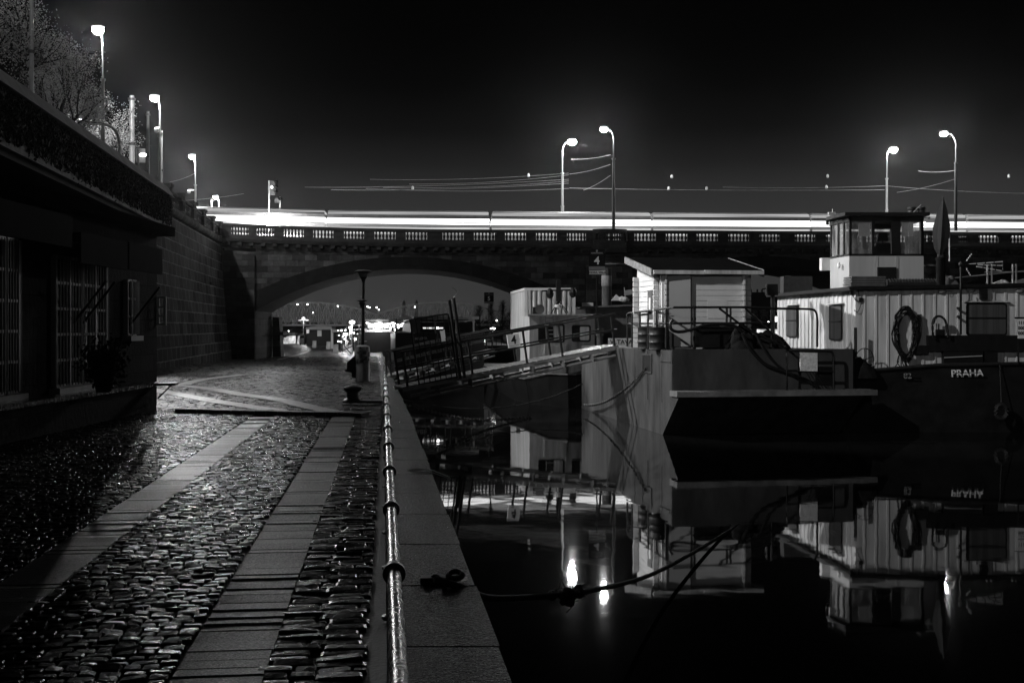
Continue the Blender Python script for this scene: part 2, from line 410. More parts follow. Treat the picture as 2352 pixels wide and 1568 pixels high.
for t0, t1 in STRIPS:                                        # granite cart tracks
    mb = MB(); s = 2.4
    while s < 22.6:
        L = R_.uniform(.13, .24); j = [R_.uniform(-.003, .003) for _ in range(4)]; z = zq(s) + .004
        q = [onquay(t0 + j[0], s + .005), onquay(t1 + j[1], s + .005), onquay(t1 + j[1], s + L - .005), onquay(t0 + j[0], s + L - .005)]
        tl = R_.uniform(-.008, .008)
        mb.hexa([p + V((0, 0, z - .1)) for p in q] + [p + V((0, 0, z + (tl if i > 1 else -tl) + j[2])) for i, p in enumerate(q)])
        s += L
    mb.structure('granite_track', M_granite if t0 > -2 else mat('brightened_granite_slab', .12, .36, .6, 45, bump=.005, bscale=90, rvar=.12, spec=.3, svar=.8, sscale=75))  # left track's granite made paler and glossier, for the lamp light on it
# raised drainage sill across the quay and the curved tracks that climb behind it
a, b = G(400, 947, 1.2), G(832, 957, 1.2)
mb = MB(); n_ = 16
for i in range(n_):
    p, q = a.lerp(b, i / n_ + .003), a.lerp(b, (i + 1) / n_ - .003); d = V((.12, .30, 0)); h = .075 + R_.uniform(-.006, .006)
    mb.hexa([p - V((0, 0, .1)), q - V((0, 0, .1)), q + d - V((0, 0, .1)), p + d - V((0, 0, .1)), p + V((0, 0, h)), q + V((0, 0, h)), q + d + V((0, 0, h)), p + d + V((0, 0, h))])
mb.structure('quay_sill', mat('wet_sill_stone', .035, .5, .4, 5, bump=.01, bscale=30), smooth=False)
def Gq(x, y):
    z = 1.2
    for _ in range(8): z = zq(G(x, y, z).y)
    return G(x, y, z)
def track(pxs, wid):
    pts = smooth_path([Gq(*p) for p in pxs], 6); mb = MB()
    for i in range(len(pts) - 1):
        d0 = (pts[min(i + 1, len(pts) - 1)] - pts[max(i - 1, 0)]).normalized(); d1 = (pts[min(i + 2, len(pts) - 1)] - pts[i]).normalized()
        e0 = V((d0.y, -d0.x, 0)) * wid / 2; e1 = V((d1.y, -d1.x, 0)) * wid / 2; up = V((0, 0, .014))
        mb.quad(pts[i] - e0 + up, pts[i] + e0 + up, pts[i + 1] + e1 + up, pts[i + 1] - e1 + up)
    mb.structure('granite_track', M_track)
track([(790, 951), (720, 937), (640, 918), (560, 907), (480, 893), (415, 886), (330, 882)], .5)
track([(640, 944), (560, 932), (480, 919), (400, 904), (340, 893)], .5)
track([(420, 884), (445, 876), (480, 870), (560, 860)], .5)
track([(640, 826), (690, 813), (712, 803), (700, 795), (680, 788)], .35)

# ------------------------------------------------------------------ bridge
TA = .06; CA, SA = math.cos(math.atan(TA)), math.sin(math.atan(TA))
def B(s, d, z): return V((s * CA - d * SA, 96 + s * SA + d * CA, z))
def bs(x, d=0.0):
    r = (x - CX) / K; return (r * (96 + d * CA) + d * SA) / (CA - r * SA)
def lift(s): return .45 * ((-6 - s) / 19.0) ** 2 if s < -6 else 0.0
ZP = 11.48      # parapet top
bridge = thing('stone_bridge', 'long stone arch bridge with balustrade crossing the river behind the boats', 'bridge', B(-22, 0, .3))
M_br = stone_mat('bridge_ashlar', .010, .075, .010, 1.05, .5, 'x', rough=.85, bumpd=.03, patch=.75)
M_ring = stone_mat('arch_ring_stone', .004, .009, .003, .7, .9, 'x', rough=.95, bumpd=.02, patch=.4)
M_brd = stone_mat('parapet_stone', .03, .05, .015, 1.6, .42, 'x', rough=.8, bumpd=.015, patch=.5)
DB = 9.0
ARCH = [(-9.0, 8.07, 25.0, -22.0, 6.4), (22.2, 8.25, 22.5, 10.6, 35.0), (51.5, 8.1, 24.0, 38.5, 66.0)]
def intr(a, s): return a[1] - a[2] + math.sqrt(max(0, a[2] ** 2 - (s - a[0]) ** 2))
def extr(a, s):
    r = a[2] + 4.5; return a[1] + 1.05 - r + math.sqrt(max(0, r ** 2 - (s - a[0]) ** 2))
ZC = 9.45
for a in ARCH:
    n = 40; ss = [a[3] + (a[4] - a[3]) * i / n for i in range(n + 1)]
    rg = MB()
    for d in (0, DB):
        sp = MB()
        for p, q in zip(ss, ss[1:]):
            sp.quad(B(p, d, min(ZC, extr(a, p))), B(q, d, min(ZC, extr(a, q))), B(q, d, ZC + lift(q)), B(p, d, ZC + lift(p)))
        sp.build('spandrel_wall', M_br, bridge)
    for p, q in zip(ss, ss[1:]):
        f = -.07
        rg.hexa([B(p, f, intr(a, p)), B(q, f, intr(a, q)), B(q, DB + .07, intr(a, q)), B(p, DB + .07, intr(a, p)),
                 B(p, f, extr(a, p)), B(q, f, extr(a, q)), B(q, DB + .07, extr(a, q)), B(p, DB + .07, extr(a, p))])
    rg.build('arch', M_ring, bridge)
def pier(s0, s1, bast=True, z0=-1):
    m_ = MB(); m_.hexa([B(s0, 0, z0), B(s1, 0, z0), B(s1, DB, z0), B(s0, DB, z0), B(s0, 0, ZC), B(s1, 0, ZC), B(s1, DB, ZC), B(s0, DB, ZC)])
    if bast:                                                  # rounded cutwater and bastion
        c = (s0 + s1) / 2; r = (s1 - s0) / 2 - .05
        for sgn, dd in ((-1, 0), (1, DB)):
            for k in range(12):
                t0, t1 = PI * k / 12, PI * (k + 1) / 12
                A_ = [(c - r * math.cos(t), dd + sgn * r * .75 * math.sin(t)) for t in (t0, t1)]
                m_.quad(B(*A_[0], z0), B(*A_[1], z0), B(*A_[1], ZC - 1.0), B(*A_[0], ZC - 1.0))
                m_.add([B(*A_[0], ZC - 1.0), B(*A_[1], ZC - 1.0), B(c, dd, ZC - .4)], [(0, 1, 2)])
    m_.build('pier', M_br, bridge)
pier(6.4, 10.6); pier(35.0, 38.5)
# land abutment with its niche
m_ = MB(); zb = .0
m_.hexa([B(-29, .0, zb), B(-22.0, .0, zb), B(-22.0, DB, zb), B(-29, DB, zb), B(-29, 0, ZC + .5), B(-22.0, 0, ZC), B(-22.0, DB, ZC), B(-29, DB, ZC + .5)])
m_.hexa([B(-22.75, -.32, zb), B(-22.02, -.32, zb), B(-22.02, -.002, zb), B(-22.75, -.002, zb), B(-22.75, -.32, ZC - .3), B(-22.02, -.32, ZC - .3), B(-22.02, -.002, ZC - .3), B(-22.75, -.002, ZC - .3)])
m_.hexa([B(-25.3, -.32, zb), B(-24.75, -.32, zb), B(-24.75, -.002, zb), B(-25.3, -.002, zb), B(-25.3, -.32, ZC - .3), B(-24.75, -.32, ZC - .3), B(-24.75, -.002, ZC - .3), B(-25.3, -.002, ZC - .3)])
m_.build('abutment', M_br, bridge)
m_ = MB(); c0 = bs(570)                                       # carved shield over the niche
m_.prism([B(c0 + x * .55, -.002, 8.55 + y * .62) for x, y in ((-1, .9), (-.85, 0), (-.4, -.75), (0, -1.05), (.4, -.75), (.85, 0), (1, .9))], B(0, -.16, 0) - B(0, 0, 0))
m_.prism([B(c0 + x * .34, -.162, 8.6 + y * .4) for x, y in ((-1, .9), (-.85, 0), (-.4, -.75), (0, -1.05), (.4, -.75), (.85, 0), (1, .9))], B(0, -.08, 0) - B(0, 0, 0))
m_.build('shield', M_br, bridge)
m_ = MB()                                                     # squat cutwater seen through the arch at its back
m_.hexa([B(-22.0, DB + .3, .1), B(-21.2, DB + .3, .1), B(-21.2, DB + 2.3, .1), B(-22.0, DB + 2.3, .1), B(-22.0, DB + .3, 4.0), B(-21.4, DB + .3, 4.0), B(-21.4, DB + 2.2, 4.0), B(-22.0, DB + 2.2, 4.0)])
m_.hexa([B(-22.0, DB + .2, 2.3), B(-21.0, DB + .2, 2.3), B(-21.0, DB + 2.4, 2.3), B(-22.0, DB + 2.4, 2.3), B(-22.0, DB + .2, 2.6), B(-21.0, DB + .2, 2.6), B(-21.0, DB + 2.4, 2.6), B(-22.0, DB + 2.4, 2.6)])
m_.build('buttress', M_br, bridge)
SS = [-29 + i * 1.0 for i in range(96)]
def course(name, d0, d1, z0, z1, m, dip=0):
    m_ = MB()
    for p, q in zip(SS, SS[1:]):
        m_.hexa([B(p, d0, z0 + lift(p)), B(q, d0, z0 + lift(q)), B(q, d1, z0 + lift(q)), B(p, d1, z0 + lift(p)),
                 B(p, d0 - dip, z1 + lift(p)), B(q, d0 - dip, z1 + lift(q)), B(q, d1, z1 + lift(q)), B(p, d1, z1 + lift(p))])
    return m_.build(name, m, bridge)
course('cornice', -.55, .5, 9.95, 10.22, M_brd, .12)
course('frieze', -.12, .5, ZC, 9.948, M_brd)
s = -24.4
while s < 60:
    m_ = MB()
    m_.hexa([B(s, -.5, 9.66 + lift(s)), B(s + .34, -.5, 9.66 + lift(s)), B(s + .34, -.122, 9.5 + lift(s)), B(s, -.122, 9.5 + lift(s)),
             B(s, -.5, 9.947 + lift(s)), B(s + .34, -.5, 9.947 + lift(s)), B(s + .34, -.122, 9.947 + lift(s)), B(s, -.122, 9.947 + lift(s))])
    m_.build('corbel', M_brd, bridge); s += .98
course('deck', .5, DB - .5, 9.6, 10.15, mat('bridge_asphalt', .04, .5, .3, 3, rvar=.15))
for nm, d0 in (('parapet_base', -.3), ('parapet_base', DB - .1)): course(nm, d0, d0 + .4, 10.223, 10.56, M_brd)
for nm, d0 in (('coping', -.34), ('coping', DB - .14)): course(nm, d0, d0 + .48, 11.22, ZP, M_brd)
PAN = [(531, 571), (590, 630), (652, 698), (719, 766), (790, 836), (860, 909), (932, 981), (1016, 1065), (1088.5, 1136.5), (1160, 1208),
       (1231, 1279), (1302, 1346), (1393, 1426), (1457, 1506), (1529, 1579), (1599.6, 1649), (1672, 1720.6), (1743.7, 1790.5), (1824.8, 1872.6),
       (1896, 1943), (1968, 2015), (2038, 2085), (2108, 2150), (2199, 2222), (2245, 2293), (2318, 2366), (2392, 2440), (2466, 2514)]
pans = [(bs(a, -.1), bs(b, -.1)) for a, b in PAN]
prof = [(.07, 0), (.105, .03), (.07, .07), (.06, .12), (.115, .24), (.125, .31), (.095, .40), (.058, .48), (.055, .53), (.09, .56), (.06, .59), (.1, .63), (.1, .66)]
prev = -29.0
for (a, b) in pans + [(60, 60.1)]:
    m_ = MB(); za, zb_ = 10.562 + lift(prev), 11.218 + lift(a)
    m_.hexa([B(prev, -.27, 10.562 + lift(prev)), B(a, -.27, 10.562 + lift(a)), B(a, .07, 10.562 + lift(a)), B(prev, .07, 10.562 + lift(prev)),
             B(prev, -.27, 11.218 + lift(prev)), B(a, -.27, 11.218 + lift(a)), B(a, .07, 11.218 + lift(a)), B(prev, .07, 11.218 + lift(prev))])
    m_.build('parapet_pier', M_brd, bridge)
    if b < 60:
        m_ = MB(); n = 6
        for k in range(n):
            s = a + (b - a) * (k + .5) / n; m_.lathe(prof, B(s, -.1, 10.56 + lift(s)), 8, cap=False)
        m_.build('balustrade', M_brd, bridge, smooth=True)
    prev = b
# back parapet, solid piers with gaps, seen only between the front balusters
m_ = MB(); s = -28.0
while s < 60:
    m_.hexa([B(s, DB - .07, 10.562 + lift(s)), B(s + .5, DB - .07, 10.562 + lift(s)), B(s + .5, DB + .27, 10.562 + lift(s)), B(s, DB + .27, 10.562 + lift(s)),
             B(s, DB - .07, 11.218 + lift(s)), B(s + .5, DB - .07, 11.218 + lift(s)), B(s + .5, DB + .27, 11.218 + lift(s)), B(s, DB + .27, 11.218 + lift(s))])
    for k in range(7): m_.lathe(prof, B(s + .7 + k * .28, DB + .1, 10.56 + lift(s)), 5, cap=False)
    s += 2.65
m_.build('balustrade', M_brd, bridge)
for c in (8.5, 36.75):                                        # rounded bastions carrying the front masts
    m_ = MB(); r = 1.45
    def arc(rr, n=14): return [(c - rr * math.cos(PI * k / n), -.3 - rr * .5 * math.sin(PI * k / n)) for k in range(n + 1)]
    for (rr, z0, z1) in ((r + .1, 9.5, 10.224), (r, 10.224, 10.56), (r + .06, 11.221, ZP + .06)):
        A_ = arc(rr)
        m_.prism([B(p[0], p[1], z0) for p in A_], V((0, 0, z1 - z0)))
    A_ = arc(r, 8)
    for k in (0, 1, 7, 8): m_.lathe([(.12, 0), (.12, .66)], B(*A_[k], 10.56), 6)
    for k in (2, 3, 4, 5, 6): m_.lathe(prof, B(*A_[k], 10.56), 8, cap=False)
    m_.build('bastion', M_brd, bridge, smooth=False)

# ------------------------------------------------------------------ embankment on the left
def TL(s, off=0.0, z=0.0):     # line of the terrace front: s = depth
    x = -7.14 - .1314 * (s - 15.4); return V((x - off, s - off * .13, z))
M_emb = stone_mat('embankment_ashlar', .014, .045, .13, 1.5, .74, 'y', rough=.9, bumpd=.03, msize=.04, spec=.03, patch=.5)
M_plaster = mat('stained_terrace_wall', .3, .8, .6, 1.1, streak=False, bump=.01, bscale=8)
M_coping = mat('pale_coping_stone', .5, .7, .3, 1.5, bump=.006, bscale=20)
mb = MB()
mb.quad((-140, -30, 10.45), (-9.5, -30, 10.45), (-25.5, 97, 10.45), (-140, 97, 10.45)); mb.quad((-240, 97, 10.45), (-25.5, 97, 10.45), (-88.0, 300, 10.45), (-240, 300, 10.45))
mb.structure('street_pavement', mat('street_paving', .07, .5, .3, 3, rvar=.15))
terr = thing('terrace_parapet', 'ivy covered jutting terrace wall with pale coping above the dark boathouse', 'terrace', TL(28.8, 0, 5.54))
segs = [4.0, 6.9, 10.1, 13.3, 16.6, 20.0, 23.9, 28.8]
for k, (a, b) in enumerate(zip(segs, segs[1:])):
    m_ = MB(); a2, b2 = a + .014, b - .014
    m_.hexa([TL(a2, 0, 5.54), TL(b2, 0, 5.54), TL(b2, .22, 5.54), TL(a2, .22, 5.54), TL(a2, 0, 6.37), TL(b2, 0, 6.37), TL(b2, .22, 6.37), TL(a2, .22, 6.37)])
    m_.hexa([TL(a2, -.035, 5.54), TL(b2, -.035, 5.54), TL(b2, -.002, 5.54), TL(a2, -.002, 5.54), TL(a2, -.022, 5.77), TL(b2, -.022, 5.77), TL(b2, -.002, 5.77), TL(a2, -.002, 5.77)])
    m_.build('wall_panel', M_plaster, terr)
    m_ = MB(); m_.hexa([TL(a + .005, -.12, 6.375), TL(b - .005, -.12, 6.375), TL(b - .005, .26, 6.375), TL(a + .005, .26, 6.375), TL(a + .005, .06, 6.655), TL(b - .005, .06, 6.655), TL(b - .005, .26, 6.655), TL(a + .005, .26, 6.655)])
    m_.build('coping', M_coping, terr, bevel=.012)
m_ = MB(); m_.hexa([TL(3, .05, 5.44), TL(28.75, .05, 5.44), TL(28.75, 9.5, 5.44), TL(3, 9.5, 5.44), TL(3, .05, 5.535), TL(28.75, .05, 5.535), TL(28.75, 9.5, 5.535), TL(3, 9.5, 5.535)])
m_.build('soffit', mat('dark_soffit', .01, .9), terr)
# ivy
R_ = random.Random(11); st, lf = MB(), MB()
for i in range(1000):
    s = R_.uniform(8.6, 28.7); z = 6.385 - abs(R_.gauss(0, .06)); p = [TL(s, -.014, z)]; n = R_.randint(5, 14); ds = R_.uniform(-.03, .03)
    for k in range(n):
        s += ds * 2 + R_.gauss(0, .045); z -= R_.uniform(.025, .095)
        if z < 5.6 or s > 28.75: break
        p.append(TL(s, -.018 - R_.uniform(0, .045), z))
    if len(p) > 2: st.tube(p, R_.uniform(.007, .019), 3, cap=False)
    for q in p:
        for _ in range(R_.choice((0, 0, 0, 1, 1, 2))):
            c = q + V((.013, R_.gauss(0, .045), R_.gauss(0, .045))); r = R_.uniform(.018, .036); n1 = V((R_.uniform(.3, 1), R_.gauss(0, .5), R_.gauss(0, .5))).normalized()
            e = n1.cross(V((0, 0, 1))).normalized(); u = n1.cross(e); lf.quad(c - e * r, c - u * r, c + e * r, c + u * r)
iv = st.solo('ivy', M_ivy, 'dark bare ivy stems hanging down the terrace wall under the coping', 'ivy', org=TL(19, 0, 5.6))
lo = bpy.data.objects.new('leaves', lf.mesh('leaves', M_ivyleaf, TL(19, 0, 5.6), False)); COL.objects.link(lo); lo.parent = iv; ORIG['leaves'] = TL(19, 0, 5.6)
# battered retaining wall and its lattice balustrade
def WL(s, off=0.0, z=0.0):
    x = -21.2 - .135 * (s - 67); return V((x + off, s, z))
ew = thing('embankment_wall', 'tall battered stone retaining wall between the terrace and the bridge', 'wall', WL(80, 0, .4))
m_ = MB(); zt = 10.3
for a, b in zip([10, 30, 50, 70, 83, 97.0], [30, 50, 70, 83, 97.0, 97.01]):
    if b - a < .1: continue
    m_.quad(WL(a, .85, zq(a) - .2), WL(b, .85, zq(b) - .2), WL(b, .0, zt), WL(a, .0, zt))
m_.build('wall_face', M_emb, ew)
m_ = MB(); m_.quad((-26.5, 105.2, .2), (-89, 300, .2), (-88, 300, 10.44), (-25.6, 105.2, 10.44)); m_.build('wall_face', M_emb, ew)
m_ = MB()
for a, b in ((40, 70), (70, 96.0)):
    m_.hexa([WL(a, 1.0, zq(a) - .2), WL(b, 1.0, zq(b) - .2), WL(b, .2, zq(b) - .2), WL(a, .2, zq(a) - .2), WL(a, .93, 1.9), WL(b, .93, 1.9), WL(b, .2, 1.9), WL(a, .2, 1.9)])
m_.build('plinth', M_emb, ew)
m_ = MB(); m_.tube([WL(66, .12, 10.35), WL(80, .12, 10.35), WL(95.3, .12, 10.35)], .28, 10); m_.build('string_course', M_emb, ew, smooth=True)
posts_s = [68.5, 73.5, 78.5, 83.5, 88.5, 93.0]
for s in posts_s:
    m_ = MB(); m_.obox(WL(s, -.3, 10.5), (.5, 0, 0), (0, .55, 0), (0, 0, 1.25)); m_.obox(WL(s - .08, -.36, 11.75), (.62, 0, 0), (0, .7, 0), (0, 0, .2)); m_.build('post', M_emb, ew)
for a, b in zip(posts_s, posts_s[1:]):
    m_ = MB(); m_.bar(WL(a + .5, -.05, 10.62), WL(b, -.05, 10.62), .2, .2); m_.bar(WL(a + .5, -.05, 11.62), WL(b, -.05, 11.62), .2, .16)
    n = 9
    for k in range(n):
        t0, t1 = a + .55 + (b - a - .6) * k / n, a + .55 + (b - a - .6) * (k + 1) / n
        m_.bar(WL(t0, -.05, 10.7), WL(t1, -.05, 11.55), .06, .06); m_.bar(WL(t1, -.05, 10.7), WL(t0, -.05, 11.55), .06, .06)
    m_.build('lattice_panel', M_emb, ew)
m_ = MB(); c = WL(86.5, .4, 0)        # small dark climbing figure fixed to the wall
fig = []
def fp(x, y): return P(x, y, 85.6)
sk = bpy.data.meshes.new('person'); jo = [fp(479, 668), fp(478, 660), fp(477, 652), fp(479.5, 647), fp(481, 643.5), fp(474, 645), fp(472.5, 655), fp(484, 650), fp(487, 652), fp(482, 678), fp(485, 688), fp(480.5, 678), fp(482, 690)]
ed = [(0, 1), (1, 2), (2, 3), (3, 4), (2, 5), (5, 6), (2, 7), (7, 8), (0, 9), (9, 10), (0, 11), (11, 12)]
o0 = jo[0]; sk.from_pydata([tuple(p - o0) for p in jo], ed, []); fo = bpy.data.objects.new('climbing_figure', sk); COL.objects.link(fo); fo.location = o0; ORIG[fo.name] = o0
sm = fo.modifiers.new('skin', 'SKIN'); rad = [.12, .13, .14, .07, .13, .06, .05, .06, .05, .085, .06, .085, .06]
for i, r in enumerate(rad): sk.skin_vertices[0].data[i].radius = (r, r); sk.skin_vertices[0].data[i].use_root = (i == 0)
fo.modifiers.new('sub', 'SUBSURF').levels = 1; fo.modifiers['sub'].render_levels = 1
sk.materials.append(M_black); tag(fo, 'small black climbing figure sculpture clinging to the stone embankment wall', 'sculpture')

# ------------------------------------------------------------------ street lamps
def light(name, loc, power, parent, radius=.18, kind='POINT', aim=None, ang=60, blend=.5):
    ld = bpy.data.lights.new(name, kind); ld.energy = power; ld.shadow_soft_size = radius; ld.color = (1, 1, 1)
    lo = bpy.data.objects.new(name, ld); COL.objects.link(lo); lo.parent = parent; lo.location = V(loc) - world_origin(parent)
    if kind == 'SPOT':
        ld.spot_size = math.radians(ang); ld.spot_blend = blend
        lo.rotation_euler = (V(aim) - V(loc)).to_track_quat('-Z', 'Y').to_euler()
    return lo
def street_lamp(base, head, label, power, dark=False, steps=True, group='street lamps along the road above the quay', r=.30, aim=None, ang=100, flat=False):
    base, head = V(base), V(head); t = thing('street_lamp', label, 'street lamp', base, group); m = M_dgrey if dark else M_pole
    mb = MB(); h = head.z - base.z
    top = V((base.x, base.y, head.z - .9)); side = V((head.x - base.x, head.y - base.y, 0))
    mb.tube([base, base.lerp(top, .45)], .15, 10, r2=.14); mb.tube([base.lerp(top, .45), base.lerp(top, .78)], .115, 10, r2=.10)
    for f in (.45, .78): mb.tube([base.lerp(top, f) - V((0, 0, .06)), base.lerp(top, f) + V((0, 0, .06))], .16, 10)
    mb.build('pole', m, t, smooth=True)
    mb = MB(); p = [base.lerp(top, .78), top] + [top + side * (1 - math.cos(PI / 2 * k / 5)) * .85 + V((0, 0, 1.0 * math.sin(PI / 2 * k / 5))) for k in range(1, 6)]
    mb.tube(p, .055, 8); mb.build('arm', m, t, smooth=True)
    mb = MB(); mb.ball(head + V((0, 0, .2)), .36, 12, 6, (1.15, .8, .35)); mb.build('lamp_housing', m, t, smooth=True)
    mb = MB(); mb.ball(head - V((0, 0, .02)), r, 12, 8, (1.1, 1, .8)); mb.build('lamp_lens', M_lamp, t, smooth=True)
    if power:
        if aim is None: light('street_lamp_light', head - V((0, 0, r + .12)), power, t)
        else: light('street_lamp_light', head - V((0, 0, r + .12)), power, t, kind='SPOT', aim=aim, ang=ang, blend=.35)
    return t
ZL = 20.5
def lampL(hx, hy, bx, Y, label, power, **k):
    head = P(hx, hy, Y); base = V((XX(bx, Y), Y, 10.45)); return street_lamp(base, head, label, power, **k)
PW = 4500
lampL(225, 70, 236.5, 65, 'tallest and nearest lit street lamp above the terrace, beside the bare trees', PW)
lampL(355, 226, 367.5, 84, 'lit street lamp with a dome camera on its pole, second from the trees', PW)
lampL(441, 360, 449, 113, 'lit street lamp with many fittings on its mast, third from the trees', PW * 1.7)
lampL(495, 453, 503, 148, 'lowest lit street lamp standing just left of the bridge end', PW * 1.7)
street_lamp(B(5.2, 7.6, 10.15), P(1314, 326, 104.0), 'brightest lit lamp on a pale mast, behind the trams at mid bridge', 5000, group='street lamps on the bridge', r=.38)
street_lamp(B(8.75, -.9, ZP + .06), P(1387, 297, 95.9), 'lit lamp on a dark mast rising from the left bastion of the bridge', 3000, dark=True, group='street lamps on the bridge')
street_lamp(B(bs(2033, 8), 7.6, 10.15), P(2052, 344, 106.5), 'bright lit lamp on a thin mast behind the wheelhouse roof', 6000, group='street lamps on the bridge', r=.36)
street_lamp(B(bs(2194, -.8), -.9, ZP + .06), P(2168, 307, 97.4), 'lit lamp on a dark mast at the right bastion of the bridge', 3000, dark=True, group='street lamps on the bridge')
# unseen lamps go on past the viewer, added as spots aimed at the boats
AIM = (8.5, 33, 2.5)
street_lamp((-20.8, 43, 10.45), (-19.4, 43, ZL), 'street lamp of the embankment row hidden left of the view', 26000, aim=(2.5, 49, 2), ang=44, r=.2)
street_lamp((-22.6, 39.5, 10.45), (-21.5, 39.5, ZL), 'street lamp of the embankment row abreast of the near gangway', 66000, aim=(8.0, 35, 3.4), ang=29, r=.2)
street_lamp((-18.2, 9, 10.45), (-17.0, 9, ZL), 'street lamp of the embankment row just left of the viewer', 24000, aim=(8.6, 34.5, 3.4), ang=25, r=.2)
street_lamp((-26, -60, 10.45), (-25, -60, ZL), 'street lamp of the embankment row far behind the viewer', 17000, aim=(10, 36, 4), ang=18, r=.2)

# other street furniture above the terrace
def mast(xp, y0, y1, Y, r, label, m=None, name='tram_mast', cat='mast', z0=10.45, **k):
    mb = MB(); a, b = V((XX(xp, Y), Y, z0)), V((XX(xp, Y), Y, ZZ(y0, Y)))
    t = thing(name, label, cat, a, 'masts along the street'); mb.tube([a, b], r * 1.15, 10, r2=r * .8); mb.build('pole', m or M_pole, t, smooth=True)
    mb = MB()
    for f in (.35, .6, .97): q = a.lerp(b, f); mb.tube([q - V((0, 0, .07)), q + V((0, 0, .07))], r * 1.35, 10)
    mb.build('clamp', M_dgrey, t, smooth=True); return t
mast(72.5, -40, 200, 48, .10, 'slim mast running up out of view through the left tree', z0=10.45)
mast(303, 220, 365, 74, .19, 'thick pale blunt topped mast just above the terrace coping')
mast(340, 256, 390, 80, .12, 'shorter thin mast between the thick mast and the camera lamp', m=M_grey)
mast(372.5, 300, 415, 84.6, .06, 'slim bright tube standing tight against the camera lamp pole')
mast(486, 458, 500, 150, .14, 'short dark mast left of the lowest lamp by the bridge end', m=M_dgrey)
def dome_camera(p, q, label):
    t = thing('dome_camera', label, 'security camera', p); mb = MB(); mb.tube([q, q.lerp(p, .7) + V((0, 0, .12)), p + V((0, 0, .12))], .06, 6); mb.build('bracket', M_white, t)
    mb = MB(); mb.ball(p, .2, 10, 6); mb.build('dome', M_white2, t, smooth=True)
dome_camera(P(360, 299, 83.8), P(367, 293, 84), 'white dome camera on the pole of the second lamp')
dome_camera(P(434, 478 - 38, 112.8), P(446, 437, 113), 'white dome camera on the mast of the third lamp')
mb = MB(); Y = 60; pt = smooth_path([P(178, 277, 58), P(215, 281, 59), P(250, 289, 60), P(266, 303, 60), P(274, 325, 60), P(275, 360, 60)], 5)
mb.tube(pt, .085, 8); mb.solo('shelter_frame', M_pole, 'curved pale tube frame arching above the terrace coping', 'frame', smooth=True)
t = thing('traffic_light', 'traffic signal seen from behind beside the short thin mast', 'traffic light', P(324, 385, 76))
mb = MB(); mb.bar(P(318, 400, 76), P(318, 345, 76), .1); mb.build('pole', M_dgrey, t)
mb = MB(); mb.obox(P(312, 372, 76), (.55, .3, 0), (-.1, .3, 0), (0, 0, .95)); mb.build('back_board', M_grey, t)
mb = MB(); mb.ball(P(328, 356, 75.6), .16, 8, 5, (1.6, 1, .8)); mb.build('signal_lens', M_smalllamp, t, smooth=True)
# traffic lights at the bridge end
for (xp, yt, yb, Y, boxes, label) in ((618, 415, 520, 97.5, ((626, 420), (626, 431), (625, 442)), 'three light traffic signal on a thin pole at the bridge end'),
                                      (643, 452, 522, 98.5, ((636, 460),), 'single small traffic signal right of the three light signal')):
    t = thing('traffic_light', label, 'traffic light', V((XX(xp, Y), Y, 10.5))); mb = MB(); mb.tube([V((XX(xp, Y), Y, 10.5)), P(xp, yt, Y)], .07, 8); mb.build('pole', M_pole, t)
    for bx, by in boxes:
        mb = MB(); c = P(bx, by, Y - .1); mb.obox(c - V((.2, 0, .2)), (.4, 0, 0), (0, .25, 0), (0, 0, .38)); mb.build('signal_head', M_dgrey, t)
        mb = MB(); mb.tube([c + V((.2, .05, .1)), c + V((.42, -.05, .12))], .15, 8, cap=False); mb.build('hood', M_black, t)
    if len(boxes) == 3:
        mb = MB(); mb.ball(P(bx - 1, 430, Y - .18), .1, 8, 5); mb.build('lit_lens', M_smalllamp, t)
t = thing('floodlight', 'round dazzling floodlight low behind the balustrade at the bridge end', 'floodlight', V((XX(620, 96.8), 96.8, 11.2)))
mb = MB(); mb.tube([V((XX(620, 97), 97, 10.4)), P(620, 512, 97)], .06, 8); mb.build('stem', M_pole, t)
mb = MB(); mb.ball(P(620, 506, 96.8), .5, 12, 8); mb.build('lens', M_lamp, t, smooth=True); light('floodlight_light', P(620, 506, 96.1), 700, t)
# overhead tram wires
def wire(a, b, dip, label, r=.015, pieces=()):
    mb = MB(); mb.tube(sag(a, b, dip, 14), r, 5); o = mb.solo('overhead_wire', M_pole, label, 'wire', 'overhead tram wires', org=tuple(a))
    return o
Yb = 103.6
for i, (x0, y0, x1, y1, Y1) in enumerate(((1306, 398, 850, 412, 112), (1306, 402, 940, 423, 108), (1306, 416, 880, 431, 110), (1306, 433, 840, 433, 104), (1306, 421, 760, 436, 118), (1306, 412, 700, 430, 125))):
    wire(P(x0, y0, Yb), P(x1, y1, Y1), .25, 'thin tram wire running left from the mid bridge mast, number %s from the top' % ('one', 'three', 'five', 'six', 'four', 'two')[i])
for i, (x0, y0, x1, y1) in enumerate(((1308, 432, 2032, 436), (1402, 356, 1312, 366), (1402, 378, 1308, 400), (1402, 403, 1340, 437), (2034, 427, 1660, 430), (2192, 412, 2060, 442), (2192, 392, 2110, 393), (2034, 427, 2352, 444), (390, 418, 448, 398), (392, 462, 560, 445), (398, 470, 620, 480))):
    Y0 = 96.2 if x0 in (1402, 2192) else Yb
    wire(P(x0, y0, Y0), P(x1, y1, 104.5), .12, ('long tram wire spanning between the two pale bridge masts', 'top short span wire at the left dark mast', 'second span wire at the left dark mast', 'sagging span wire at the left dark mast',
         'faint tram wire left of the thin right mast', 'sagging span wire at the right dark mast', 'top short span wire at the right dark mast', 'tram wire leaving the right masts for the edge of view',
         'span wire rising to the third street lamp', 'span wire passing the lowest street lamp', 'span wire ending by the three light signal')[i])
